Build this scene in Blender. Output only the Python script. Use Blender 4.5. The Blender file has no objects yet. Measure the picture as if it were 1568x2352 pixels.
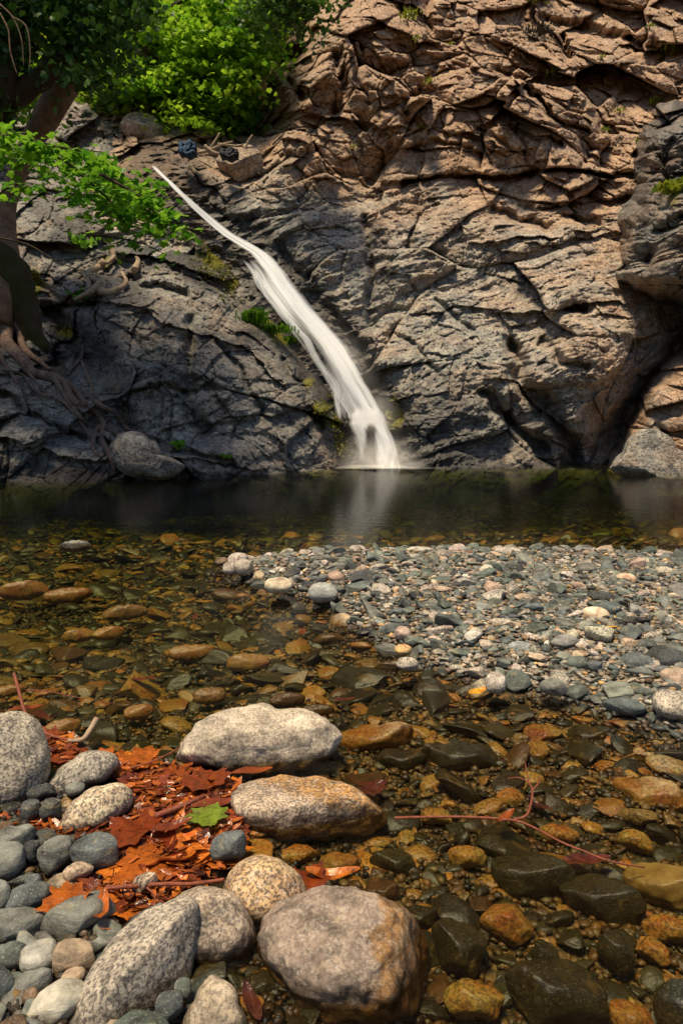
import bpy, math, random
import numpy as np
rng = np.random.default_rng(7)
random.seed(7)
R = math.radians
sc = bpy.context.scene
C = sc.collection

# ------------------------------------------------------------------ camera, light, exposure
F = 1568.0                      # focal length in pixels of a 1568 x 2352 picture
PITCH = R(7.85)
CAM = np.array([0.0, 0.0, 1.0])
cd = bpy.data.cameras.new("camera")
cam = bpy.data.objects.new("camera", cd)
C.objects.link(cam)
cam.location = CAM
cam.rotation_euler = (R(90) - PITCH, 0, 0)
cd.sensor_fit = 'VERTICAL'
cd.sensor_height = 36
cd.lens = 24
cd.clip_start = 0.05
cd.clip_end = 500
sc.camera = cam

SUN_DIR = np.array([-0.20, -0.20, 0.93]); SUN_DIR /= np.linalg.norm(SUN_DIR)
w = bpy.data.worlds.new("World")
sc.world = w
w.use_nodes = True
nt = w.node_tree
bg = nt.nodes['Background']
sky = nt.nodes.new('ShaderNodeTexSky')
sky.sky_type = 'NISHITA'
sky.sun_disc = False
sky.sun_elevation = math.asin(SUN_DIR[2])
sky.sun_rotation = math.atan2(SUN_DIR[0], SUN_DIR[1])
nt.links.new(sky.outputs[0], bg.inputs['Color'])
bg.inputs['Strength'].default_value = 0.09
sd = bpy.data.lights.new("sun", 'SUN')
sd.energy = 5.0
sd.angle = R(12)
sd.color = (1.0, 0.82, 0.55)
sun = bpy.data.objects.new("sun", sd)
C.objects.link(sun)
from mathutils import Vector
sun.rotation_euler = Vector(SUN_DIR).to_track_quat('Z', 'Y').to_euler()
sc.view_settings.view_transform = 'Standard'
sc.view_settings.look = 'None'
sc.view_settings.exposure = 0.12
sc.view_settings.gamma = 1
cy = sc.cycles
cy.max_bounces = 8
cy.diffuse_bounces = 3
cy.glossy_bounces = 3
cy.transmission_bounces = 4
cy.transparent_max_bounces = 24
cy.volume_bounces = 0
cy.caustics_reflective = False
cy.caustics_refractive = False
cy.sample_clamp_indirect = 4
cy.use_denoising = True

# ------------------------------------------------------------------ projection helpers
FW = np.array([0, math.cos(PITCH), -math.sin(PITCH)])
UP = np.array([0, math.sin(PITCH), math.cos(PITCH)])
RT = np.array([1.0, 0, 0])

def ray(px, py):
    px, py = np.broadcast_arrays(np.asarray(px, float), np.asarray(py, float))
    u = (px - 784) / F
    v = (1176 - py) / F
    return u[..., None] * RT + v[..., None] * UP + FW

def at_Y(px, py, Y):
    d = ray(px, py)
    return CAM + d * (np.asarray(Y) / d[..., 1])[..., None]

def at_z(px, py, z=0.0):
    d = ray(px, py)
    return CAM + d * ((z - 1.0) / d[..., 2])[..., None]

def project(P):
    q = P - CAM
    zz = q @ FW
    return 784 + F * (q @ RT) / zz, 1176 - F * (q @ UP) / zz, zz

# ------------------------------------------------------------------ noise
_p = rng.permutation(1024)
PERM = np.concatenate([_p, _p, _p])
_g = rng.normal(size=(1024, 3)); GRAD = _g / np.linalg.norm(_g, axis=1)[:, None]
RND = rng.random((1024, 4))

def hsh(i, j, k=0):
    return PERM[(PERM[(PERM[i & 1023] + j) & 1023] + k) & 1023]

def noise3(x, y, z):
    xi = np.floor(x).astype(int); yi = np.floor(y).astype(int); zi = np.floor(z).astype(int)
    xf = x - xi; yf = y - yi; zf = z - zi
    u = xf * xf * xf * (xf * (xf * 6 - 15) + 10)
    v = yf * yf * yf * (yf * (yf * 6 - 15) + 10)
    t = zf * zf * zf * (zf * (zf * 6 - 15) + 10)
    out = 0
    for dx in (0, 1):
        for dy in (0, 1):
            for dz in (0, 1):
                g = GRAD[hsh(xi + dx, yi + dy, zi + dz)]
                d = g[..., 0] * (xf - dx) + g[..., 1] * (yf - dy) + g[..., 2] * (zf - dz)
                wgt = (u if dx else 1 - u) * (v if dy else 1 - v) * (t if dz else 1 - t)
                out = out + wgt * d
    return out * 1.6

def noise2(x, y, s=0.37):
    return noise3(x, y, np.zeros_like(x) + s)

def fbm2(x, y, o=4, s=0.37, gain=0.5):
    r = 0; a = 1; n = 0
    for k in range(o):
        r = r + a * noise2(x * 2 ** k, y * 2 ** k, s + 3.1 * k); n += a; a *= gain
    return r / n

def ridged2(x, y, o=4, s=0.5, gain=0.5):
    r = 0; a = 1; n = 0
    for k in range(o):
        q = 1 - np.abs(noise2(x * 2.1 ** k, y * 2.1 ** k, s + 5.7 * k)) * 2
        r = r + a * q; n += a; a *= gain
    return r / n

def fbm3(P, o=3, sc_=1.0, seed=0.0):
    r = 0; a = 1; n = 0
    for k in range(o):
        f = sc_ * 2 ** k
        r = r + a * noise3(P[..., 0] * f + seed, P[..., 1] * f + seed * 1.7, P[..., 2] * f - seed); n += a; a *= .5
    return r / n

def facets(x, y, seed, slope=0.6, crack=0.35, cw=0.08, step=.35):
    """voronoi blocks: each cell is its own tilted plane; steps and cracks between them (cell size 1)"""
    xi = np.floor(x).astype(int); yi = np.floor(y).astype(int)
    f1 = np.full(x.shape, 9.0); f2 = np.full(x.shape, 9.0); h = np.zeros(x.shape)
    for dx in (-1, 0, 1):
        for dy in (-1, 0, 1):
            r = RND[hsh(xi + dx, yi + dy, seed)]
            cx = xi + dx + r[..., 0]; cy_ = yi + dy + r[..., 1]
            d = np.hypot(x - cx, y - cy_)
            a = r[..., 2] * 6.283
            hh = (np.cos(a) * (x - cx) + np.sin(a) * (y - cy_)) * slope + (r[..., 3] - .5) * step
            new = d < f1
            f2 = np.where(new, f1, np.minimum(f2, d))
            h = np.where(new, hh, h)
            f1 = np.where(new, d, f1)
    return h - crack * np.exp(-(f2 - f1) / cw)

def sstep(a, b, x):
    t = np.clip((x - a) / (b - a), 0, 1)
    return t * t * (3 - 2 * t)

def poly_dist(px, py, pts):
    best = np.full(px.shape, 1e9); side = np.zeros(px.shape)
    for (x0, y0), (x1, y1) in zip(pts[:-1], pts[1:]):
        dx, dy = x1 - x0, y1 - y0
        t = np.clip(((px - x0) * dx + (py - y0) * dy) / (dx * dx + dy * dy + 1e-9), 0, 1)
        ex = px - (x0 + t * dx); ey = py - (y0 + t * dy)
        d = np.hypot(ex, ey)
        m = d < best
        best = np.where(m, d, best)
        side = np.where(m, np.sign(ey if abs(dx) >= abs(dy) * 0.2 else ex), side)
    return best, side

def inside(px, py, poly):
    r = np.zeros(px.shape, bool)
    n = len(poly); j = n - 1
    for i in range(n):
        xi, yi = poly[i]; xj, yj = poly[j]
        c = ((yi > py) != (yj > py)) & (px < (xj - xi) * (py - yi) / ((yj - yi) if yj != yi else 1e-9) + xi)
        r ^= c; j = i
    return r

def sdf(px, py, poly):
    d, _ = poly_dist(px, py, list(poly) + [poly[0]])
    return np.where(inside(px, py, poly), d, -d)

def rbf(ctrl, px, py, eps=160.0):
    c = np.array(ctrl, float)
    D = np.hypot(c[:, None, 0] - c[None, :, 0], c[:, None, 1] - c[None, :, 1])
    A = np.sqrt(D * D + eps * eps)
    n = len(c)
    M = np.zeros((n + 1, n + 1)); M[:n, :n] = A; M[:n, n] = 1; M[n, :n] = 1
    s = np.linalg.solve(M, np.append(c[:, 2], 0))
    out = np.full(px.shape, s[n])
    for k in range(n):
        out = out + s[k] * np.sqrt((px - c[k, 0]) ** 2 + (py - c[k, 1]) ** 2 + eps * eps)
    return out

# ------------------------------------------------------------------ mesh helpers
def mesh_np(name, V, Fc, mat=None, smooth=True, col=None, attrs=None, parent=None, link=True, uv=None):
    V = np.ascontiguousarray(V, dtype=np.float32); Fc = np.ascontiguousarray(Fc, dtype=np.int32)
    me = bpy.data.meshes.new(name)
    me.vertices.add(len(V)); me.vertices.foreach_set('co', V.ravel())
    k = Fc.shape[1]
    me.loops.add(Fc.size); me.loops.foreach_set('vertex_index', Fc.ravel())
    me.polygons.add(len(Fc))
    me.polygons.foreach_set('loop_start', np.arange(0, Fc.size, k, dtype=np.int32))
    me.polygons.foreach_set('use_smooth', np.full(len(Fc), smooth))
    me.update(calc_edges=True)
    if col is not None:
        a = me.attributes.new('col', 'FLOAT_COLOR', 'POINT')
        a.data.foreach_set('color', np.ascontiguousarray(col, dtype=np.float32).ravel())
    for an, av in (attrs or {}).items():
        a = me.attributes.new(an, 'FLOAT', 'POINT')
        a.data.foreach_set('value', np.ascontiguousarray(av, dtype=np.float32).ravel())
    if uv is not None:
        l = me.uv_layers.new(name='UVMap')
        l.data.foreach_set('uv', np.ascontiguousarray(uv[Fc.ravel()], dtype=np.float32).ravel())
    if mat: me.materials.append(mat)
    me.validate(verbose=False)
    if not link: return me
    o = bpy.data.objects.new(name, me); C.objects.link(o)
    if parent is not None: o.parent = parent
    return o

def grid_faces(nr, nc, keep=None):
    i = np.arange(nr - 1)[:, None] * nc + np.arange(nc - 1)[None, :]
    q = np.stack([i, i + nc, i + nc + 1, i + 1], -1).reshape(-1, 4)
    if keep is not None:
        kk = keep.ravel()
        q = q[kk[q].all(1)]
    return q

def compact(V, Fc, *arrs):
    used = np.unique(Fc)
    m = np.full(len(V), -1); m[used] = np.arange(len(used))
    return (V[used], m[Fc]) + tuple(a[used] for a in arrs)

def tag(o, label=None, cat=None, group=None, kind=None):
    if label: o['label'] = label
    if cat: o['category'] = cat
    if group: o['group'] = group
    if kind: o['kind'] = kind
    return o

def empty(name, loc=(0, 0, 0)):
    o = bpy.data.objects.new(name, None); C.objects.link(o); o.location = loc
    o.empty_display_size = .1
    return o

def to_parent(V, root):
    return V - np.array(root.location)

# ------------------------------------------------------------------ materials
class NT:
    def __init__(s, name):
        s.m = bpy.data.materials.new(name); s.m.use_nodes = True
        s.t = s.m.node_tree; s.t.nodes.clear()
        s.out = s.n('ShaderNodeOutputMaterial')
    def n(s, typ, **kw):
        nd = s.t.nodes.new(typ)
        for k, v in kw.items(): setattr(nd, k, v)
        return nd
    def l(s, a, b): s.t.links.new(a, b)
    def set(s, sock, v):
        if hasattr(v, 'is_output') or hasattr(v, 'links'): s.l(v, sock)
        elif isinstance(v, (tuple, list)):
            sock.default_value = tuple(v) + ((1,) if len(v) == 3 and sock.type == 'RGBA' else ())
        else: sock.default_value = v
    def math(s, op, a, b=0.5, c=None, clamp=False):
        nd = s.n('ShaderNodeMath', operation=op, use_clamp=clamp)
        s.set(nd.inputs[0], a); s.set(nd.inputs[1], b)
        if c is not None: s.set(nd.inputs[2], c)
        return nd.outputs[0]
    def mix(s, f, a, b, mode='MIX'):
        nd = s.n('ShaderNodeMix', data_type='RGBA', blend_type=mode)
        s.set(nd.inputs[0], f); s.set(nd.inputs[6], a); s.set(nd.inputs[7], b)
        return nd.outputs[2]
    def noise(s, vec, scale, detail=4, rough=.5, dist=0.0):
        nd = s.n('ShaderNodeTexNoise')
        s.set(nd.inputs['Scale'], scale); s.set(nd.inputs['Detail'], detail); s.set(nd.inputs['Roughness'], rough)
        s.set(nd.inputs['Distortion'], dist)
        if vec is not None: s.l(vec, nd.inputs['Vector'])
        return nd.outputs[0]
    def ramp(s, fac, *stops):
        nd = s.n('ShaderNodeValToRGB')
        e = nd.color_ramp.elements
        while len(e) < len(stops): e.new(0.5)
        for k, (p, c) in enumerate(stops):
            e[k].position = p
            e[k].color = (c, c, c, 1) if not isinstance(c, tuple) else (c + (1,) if len(c) == 3 else c)
        s.l(fac, nd.inputs[0])
        return nd.outputs[0]
    def mapping(s, vec, scale=(1, 1, 1), rot=(0, 0, 0)):
        nd = s.n('ShaderNodeMapping')
        nd.inputs['Scale'].default_value = scale; nd.inputs['Rotation'].default_value = rot
        s.l(vec, nd.inputs['Vector'])
        return nd.outputs[0]
    def attr(s, name, out='Fac'):
        return s.n('ShaderNodeAttribute', attribute_name=name).outputs[out]
    def bump(s, h, strength=.5, dist=.02, normal=None):
        nd = s.n('ShaderNodeBump'); s.set(nd.inputs['Height'], h)
        nd.inputs['Strength'].default_value = strength; nd.inputs['Distance'].default_value = dist
        if normal is not None: s.l(normal, nd.inputs['Normal'])
        return nd.outputs[0]
    def principled(s, color, rough=.8, normal=None, spec=.5, **kw):
        nd = s.n('ShaderNodeBsdfPrincipled')
        s.set(nd.inputs['Base Color'], color); s.set(nd.inputs['Roughness'], rough)
        s.set(nd.inputs['Specular IOR Level'], spec)
        for k, v in kw.items(): s.set(nd.inputs[k.replace('_', ' ')], v)
        if normal is not None: s.l(normal, nd.inputs['Normal'])
        return nd.outputs[0]
    def end(s, sh, vol=None):
        s.l(sh, s.out.inputs['Surface'])
        if vol is not None: s.l(vol, s.out.inputs['Volume'])
        return s.m

def rock_material():
    t = NT('rock')
    pos = t.n('ShaderNodeNewGeometry').outputs['Position']
    warm, wet, moss, pale = (t.attr(a) for a in ('warm', 'wet', 'moss', 'pale'))
    n1 = t.noise(pos, .9, 6, .6, .6)
    n2 = t.noise(pos, 5, 8, .65, .8)
    n3 = t.noise(pos, 22, 6, .7)
    st = t.noise(t.mapping(pos, (5, 5, 16), (0, R(35), 0)), 1.0, 6, .65, 1.2)
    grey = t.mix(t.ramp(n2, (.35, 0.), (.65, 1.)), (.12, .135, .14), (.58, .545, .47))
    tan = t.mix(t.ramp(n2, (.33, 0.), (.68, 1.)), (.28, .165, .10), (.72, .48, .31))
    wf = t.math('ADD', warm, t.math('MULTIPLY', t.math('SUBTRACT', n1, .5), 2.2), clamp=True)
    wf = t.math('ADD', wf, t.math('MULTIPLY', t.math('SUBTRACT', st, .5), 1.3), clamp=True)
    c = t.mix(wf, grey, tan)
    # pale lichen and calcite streaks
    lich = t.ramp(t.noise(pos, 3.2, 7, .7, .4), (.56, 0.), (.62, 1.))
    c = t.mix(t.math('MULTIPLY', lich, t.math('MULTIPLY', pale, .55)), c, (.55, .50, .40))
    vein = t.ramp(st, (.57, 0.), (.66, 1.))
    c = t.mix(t.math('MULTIPLY', vein, t.math('MULTIPLY', pale, .7)), c, (.70, .60, .47))
    # dark mineral flecks and fine contrast
    c = t.mix(t.ramp(n3, (.38, .85), (.5, 0.)), c, (.03, .032, .036))
    c = t.mix(t.ramp(t.noise(pos, 1.6, 5, .6, .8), (.53, 0.), (.64, .5)), c, t.mix(1.0, c, (.42, .43, .46), 'MULTIPLY'))
    c = t.mix(.6, c, t.ramp(t.noise(pos, 60, 4, .7), (.3, .2), (.7, .85)), 'OVERLAY')
    # wet rock, and shade painted on the left outcrop: darker and glossier
    c = t.mix(wet, c, t.mix(1.0, c, (.27, .27, .29), 'MULTIPLY'))
    mf = t.ramp(t.math('ADD', moss, t.math('MULTIPLY', t.math('SUBTRACT', n2, .5), 1.2)), (.42, 0.), (.6, 1.))
    mc = t.mix(t.ramp(n3, (.4, 0.), (.6, 1.)), (.05, .065, .006), (.26, .22, .015))
    c = t.mix(mf, c, mc)
    b = t.bump(t.math('ADD', t.math('MULTIPLY', n3, .6), t.noise(pos, 70, 6, .7)), .75, .03)
    b = t.bump(st, .6, .05, b)
    rough = t.math('SUBTRACT', .85, t.math('MULTIPLY', wet, .45))
    return t.end(t.principled(c, rough, b, .35))

def stone_material(name, per_object):
    t = NT(name)
    pos = t.n('ShaderNodeNewGeometry').outputs['Position']
    if per_object:
        oi = t.n('ShaderNodeObjectInfo'); col = oi.outputs['Color']; gr = oi.outputs['Alpha']
        tc = t.n('ShaderNodeTexCoord').outputs['Object']
        va = t.n('ShaderNodeVectorMath', operation='ADD'); t.l(pos, va.inputs[0])
        vec = pos
    else:
        a = t.n('ShaderNodeAttribute', attribute_name='col'); col = a.outputs['Color']; gr = a.outputs['Alpha']
        vec = pos
    grain = t.noise(vec, 140, 3, .65)
    big = t.noise(vec, 14, 6, .65, .5)
    band = t.noise(t.mapping(vec, (14, 20, 90), (R(20), R(12), 0)), 1.0, 5, .6, .8)
    c = t.mix(.9, col, t.ramp(big, (.3, .10), (.70, .88)), 'OVERLAY')
    c = t.mix(t.attr('stain'), c, t.mix(1.0, c, (.95, .66, .30), 'MULTIPLY')) if per_object else c
    # granite: black mica, white feldspar
    gdark = t.math('MULTIPLY', t.ramp(grain, (.475, 0.), (.555, 1.)), t.ramp(big, (.3, 1.), (.7, .8)))
    gl = t.ramp(t.noise(vec, 60, 5, .7), (.48, 0.), (.62, 1.))
    cg = t.mix(t.math('MULTIPLY', gl, .5), c, (.72, .64, .54))
    cg = t.mix(t.math('MULTIPLY', gdark, .85), cg, (.035, .035, .04))
    vn = t.noise(t.mapping(vec, (9, 9, 26), (R(25), R(15), 0)), 1.0, 5, .6, 1.2)
    c = t.mix(t.ramp(vn, (.60, 0.), (.66, .38)), c, (.42, .34, .17))
    # schist: bands
    cs = t.mix(.55, c, t.ramp(band, (.3, .2), (.7, .8)), 'OVERLAY')
    cs = t.mix(t.ramp(t.noise(vec, 240, 2, .5), (.58, 0.), (.7, .35)), cs, (.5, .5, .45))
    c = t.mix(gr, cs, cg)
    z = t.n('ShaderNodeSeparateXYZ'); t.l(pos, z.inputs[0]); z = z.outputs[2]
    zz = t.math('ADD', z, t.math('MULTIPLY', t.math('SUBTRACT', big, .5), .03))
    under = t.n('ShaderNodeMapRange'); t.l(zz, under.inputs[0])
    for k, v in ((1, .002), (2, -.012), (3, 0.), (4, 1.)): under.inputs[k].default_value = v
    under = under.outputs[0]
    alg = t.mix(t.ramp(big, (.35, 0.), (.65, 1.)), (1.0, .66, .22), (.66, .50, .22))
    ca = t.mix(1.0, c, alg, 'MULTIPLY')
    c = t.mix(under, c, ca)
    wet = t.n('ShaderNodeMapRange'); t.l(zz, wet.inputs[0])
    for k, v in ((1, .030), (2, .008), (3, 0.), (4, 1.)): wet.inputs[k].default_value = v
    wet = wet.outputs[0]
    c = t.mix(wet, c, t.mix(1.0, c, (.45, .43, .42), 'MULTIPLY'))
    h = t.math('ADD', t.math('MULTIPLY', grain, .35), t.math('ADD', t.noise(vec, 45, 6, .7), t.math('MULTIPLY', band, .5)))
    b = t.bump(h, .55, .006)
    rough = t.math('SUBTRACT', .82, t.math('MULTIPLY', wet, .5))
    return t.end(t.principled(c, rough, b, .35))

def leaf_material(name, c1, c2, trans=.45, rough=.45, scale=3.0):
    t = NT(name)
    pos = t.n('ShaderNodeNewGeometry').outputs['Position']
    n = t.attr('var')
    m = t.mix(n, c1, c2)
    m = t.mix(.35, m, t.ramp(t.noise(pos, scale * 14, 3, .6), (.3, .2), (.7, .8)), 'OVERLAY')
    p = t.principled(m, rough, None, .4)
    tr = t.n('ShaderNodeBsdfTranslucent'); t.l(m, tr.inputs[0])
    mx = t.n('ShaderNodeMixShader'); mx.inputs[0].default_value = trans
    t.l(p, mx.inputs[1]); t.l(tr.outputs[0], mx.inputs[2])
    return t.end(mx.outputs[0])

def litter_material(name, c1, c2, per_object=True):
    t = NT(name)
    pos = t.n('ShaderNodeNewGeometry').outputs['Position']
    v = t.attr('var') if name == 'litter_debris' else t.n('ShaderNodeObjectInfo').outputs['Random']
    m = t.mix(t.math('MULTIPLY', t.math('POWER', v, 1.0), t.math('MULTIPLY', t.noise(pos, 22, 5, .65), 2.0), clamp=True), c1, c2)
    m = t.mix(t.ramp(t.noise(pos, 55, 4, .7), (.55, 0.), (.68, .8)), m, (.05, .018, .008))
    if name != 'litter_debris':
        o = t.n('ShaderNodeSeparateXYZ'); t.l(t.n('ShaderNodeTexCoord').outputs['Object'], o.inputs[0])
        yy = t.math('ADD', o.outputs[1], .36); best = None
        for th in (0, 40, -40, 78, -78):
            d = t.math('ABSOLUTE', t.math('SUBTRACT', t.math('MULTIPLY', o.outputs[0], math.cos(R(th))), t.math('MULTIPLY', yy, math.sin(R(th)))))
            best = d if best is None else t.math('MINIMUM', best, d)
        m = t.mix(t.ramp(best, (.004, .75), (.016, 0.)), m, t.mix(.6, m, (.16, .06, .02)))
        m = t.mix(.7, m, t.ramp(t.noise(pos, 40, 6, .7), (.3, .15), (.7, .85)), 'OVERLAY')
    b = t.bump(t.noise(pos, 90, 4, .6), .5, .004)
    p = t.principled(m, .2, b, .6)
    tr = t.n('ShaderNodeBsdfTranslucent'); t.l(m, tr.inputs[0])
    mx = t.n('ShaderNodeMixShader'); mx.inputs[0].default_value = .2
    t.l(p, mx.inputs[1]); t.l(tr.outputs[0], mx.inputs[2])
    return t.end(mx.outputs[0])

def bark_material(name, c1, c2, moss=0.0):
    t = NT(name)
    pos = t.n('ShaderNodeNewGeometry').outputs['Position']
    n = t.noise(pos, 7, 6, .7, .5)
    c = t.mix(t.ramp(n, (.35, 0.), (.65, 1.)), c1, c2)
    if moss:
        c = t.mix(t.math('MULTIPLY', t.ramp(t.noise(pos, 2.2, 6, .7), (.45, 0.), (.58, 1.)), moss), c, (.05, .05, .008))
    b = t.bump(t.noise(t.mapping(pos, (18, 18, 5)), 1.5, 6, .7), .9, .04)
    return t.end(t.principled(c, .85, b, .3))

def plain(name, col, rough=.8, scale=20):
    t = NT(name)
    pos = t.n('ShaderNodeNewGeometry').outputs['Position']
    c = t.mix(.6, col, t.ramp(t.noise(pos, scale, 5, .7), (.3, .15), (.7, .85)), 'OVERLAY')
    return t.end(t.principled(c, rough, t.bump(t.noise(pos, scale * 3, 4, .6), .5, .01), .4))

def water_material():
    t = NT('clear_water')
    pos = t.n('ShaderNodeNewGeometry').outputs['Position']
    n = t.noise(t.mapping(pos, (1.2, 3.0, 1)), 3.0, 3, .5, .3)
    b = t.bump(n, .10, .02)
    fr = t.n('ShaderNodeFresnel'); fr.inputs['IOR'].default_value = 1.33; t.l(b, fr.inputs['Normal'])
    gl = t.n('ShaderNodeBsdfGlossy'); gl.inputs['Roughness'].default_value = .14; gl.inputs['Color'].default_value = (.9, .9, .9, 1)
    t.l(b, gl.inputs['Normal'])
    tr = t.n('ShaderNodeBsdfTransparent'); tr.inputs[0].default_value = (.97, .98, .96, 1)
    mx = t.n('ShaderNodeMixShader'); t.l(t.math('MULTIPLY', fr.outputs[0], .55), mx.inputs[0])
    t.l(tr.outputs[0], mx.inputs[1]); t.l(gl.outputs[0], mx.inputs[2])
    va = t.n('ShaderNodeVolumeAbsorption')
    va.inputs['Color'].default_value = (.60, .70, .14, 1); va.inputs['Density'].default_value = 1.7
    return t.end(mx.outputs[0], va.outputs[0])

def fall_material():
    t = NT('white_water')
    uv = t.n('ShaderNodeUVMap').outputs[0]
    s1 = t.noise(t.mapping(uv, (9, .40, 1)), 1.0, 5, .6, .15)
    s2 = t.noise(t.mapping(uv, (24, .7, 1)), 1.0, 3, .6, .1)
    d = t.attr('dens')
    f = t.math('ADD', t.math('MULTIPLY', s1, .65), t.math('MULTIPLY', s2, .35))
    # density d: 1 = solid white, 0 = nothing
    a = t.math('ADD', t.math('MULTIPLY', t.math('SUBTRACT', d, .5), 2.2), t.math('MULTIPLY', t.math('SUBTRACT', f, .5), 2.6))
    a = t.math('ADD', a, .5, clamp=True)
    a = t.math('MULTIPLY', a, t.ramp(d, (.0, 0.), (.35, 1.)))
    p = t.principled((.88, .92, .99), .5, None, .3)
    trl = t.n('ShaderNodeBsdfTranslucent'); trl.inputs[0].default_value = (.88, .92, .99, 1)
    m1 = t.n('ShaderNodeMixShader'); m1.inputs[0].default_value = .3
    t.l(p, m1.inputs[1]); t.l(trl.outputs[0], m1.inputs[2])
    tr = t.n('ShaderNodeBsdfTransparent')
    mx = t.n('ShaderNodeMixShader'); t.l(t.math('MULTIPLY', a, .93), mx.inputs[0])
    t.l(tr.outputs[0], mx.inputs[1]); t.l(m1.outputs[0], mx.inputs[2])
    return t.end(mx.outputs[0])

def bed_material():
    t = NT('gravel_bed')
    pos = t.n('ShaderNodeNewGeometry').outputs['Position']
    v = t.n('ShaderNodeTexVoronoi'); v.inputs['Scale'].default_value = 70; t.l(pos, v.inputs['Vector'])
    hs = t.n('ShaderNodeSeparateColor'); t.l(v.outputs['Color'], hs.inputs[0])
    c = t.mix(hs.outputs[0], (.05, .055, .05), (.33, .25, .17))
    c = t.mix(t.ramp(v.outputs['Distance'], (.5, 0.), (.85, .8)), c, (.02, .02, .02))
    z = t.n('ShaderNodeSeparateXYZ'); t.l(pos, z.inputs[0])
    under = t.n('ShaderNodeMapRange'); t.l(z.outputs[2], under.inputs[0])
    for k, val in ((1, .01), (2, -.01), (3, 0.), (4, 1.)): under.inputs[k].default_value = val
    c = t.mix(under.outputs[0], c, t.mix(1.0, c, (.55, .40, .18), 'MULTIPLY'))
    b = t.bump(t.math('SUBTRACT', 1.0, v.outputs['Distance']), .8, .01)
    return t.end(t.principled(c, .8, b, .3))

M_ROCK = rock_material()
M_STONE = stone_material('river_stone', True)
M_GRAVEL = stone_material('river_gravel', False)
M_WATER = water_material()
M_FALL = fall_material()
M_BED = bed_material()
def mist_material():
    t = NT('mist')
    d = t.math('MULTIPLY', t.attr('dens'), t.ramp(t.noise(t.n('ShaderNodeNewGeometry').outputs['Position'], 1.6, 3, .5), (.3, .5), (.7, 1.)))
    df = t.n('ShaderNodeBsdfDiffuse'); df.inputs[0].default_value = (.9, .88, .85, 1)
    tr = t.n('ShaderNodeBsdfTransparent'); mx = t.n('ShaderNodeMixShader')
    t.l(d, mx.inputs[0]); t.l(tr.outputs[0], mx.inputs[1]); t.l(df.outputs[0], mx.inputs[2])
    return t.end(mx.outputs[0])
M_MIST = mist_material()
M_LEAF = leaf_material('plane_leaf', (.08, .26, .012), (.45, .66, .04), .55)
M_LEAF2 = leaf_material('branch_leaf', (.05, .20, .012), (.26, .50, .03), .5)
M_IVY = leaf_material('ivy_leaf', (.015, .06, .012), (.09, .20, .02), .35)
M_FAR = leaf_material('far_leaf', (.10, .24, .01), (.45, .52, .04), .5)
M_TUFT = leaf_material('tuft_leaf', (.12, .20, .01), (.35, .38, .03), .4)
M_GRASS = leaf_material('grass_blade', (.05, .16, .01), (.22, .42, .02), .4)
M_MOSSLEAF = leaf_material('moss_leaf', (.05, .07, .005), (.22, .20, .012), .3)
M_ORANGE = litter_material('fallen_leaf', (.16, .022, .006), (.74, .215, .025))
M_BROWN = litter_material('brown_leaf', (.06, .014, .009), (.34, .07, .022))
M_MAROON = litter_material('maroon_leaf', (.04, .010, .008), (.12, .025, .015))
M_YELLOW = litter_material('yellow_leaf', (.75, .32, .02), (.85, .42, .03))
M_GREEN = litter_material('green_leaf', (.13, .20, .02), (.24, .30, .03))
M_TWIG = plain('twig_bark', (.22, .06, .03), .45, 60)
M_DRIFT = plain('drift_wood', (.33, .24, .16), .8, 20)
M_BARK = bark_material('trunk_bark', (.13, .08, .05), (.36, .22, .14))
M_DARKBARK = bark_material('dark_bark', (.03, .02, .015), (.09, .055, .035), .5)
M_ROOT = bark_material('root_bark', (.10, .065, .05), (.30, .20, .15))
M_MOSSBARK = bark_material('mossy_bark', (.03, .025, .015), (.08, .055, .03), 1.0)
M_BLUE = plain('blue_cloth', (.008, .038, .085), .8, 6)
M_NAVY = plain('navy_cloth', (.006, .008, .016), .8, 6)
M_SHRUB = plain('dry_shrub', (.05, .04, .025), .8, 10)

# ------------------------------------------------------------------ the cliffs
SL = 0.70   # metres back per metre up
def plane_Y(px, py, Y0=14.0):
    d = ray(px, py)
    k = d[..., 2] / d[..., 1]
    return (Y0 + SL) / np.maximum(1 - SL * k, .18)

HD = np.array([0, -.97, .24])

def noneq(lo, a, b, hi, fine, coarse):
    return np.concatenate([np.arange(lo, a, coarse), np.arange(a, b, fine), np.arange(b, hi + 1, coarse)])

FALL = [(385, 350, 362), (420, 383, 398), (460, 420, 442), (500, 456, 492), (540, 500, 548), (580, 545, 612), (620, 575, 655), (660, 592, 684),
        (700, 625, 716), (750, 662, 760), (800, 698, 800), (850, 735, 828), (900, 768, 852), (950, 800, 882), (975, 800, 900)]
FALLC = [((l + r) / 2, y) for y, l, r in FALL] + [(860, 1075)]

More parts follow.
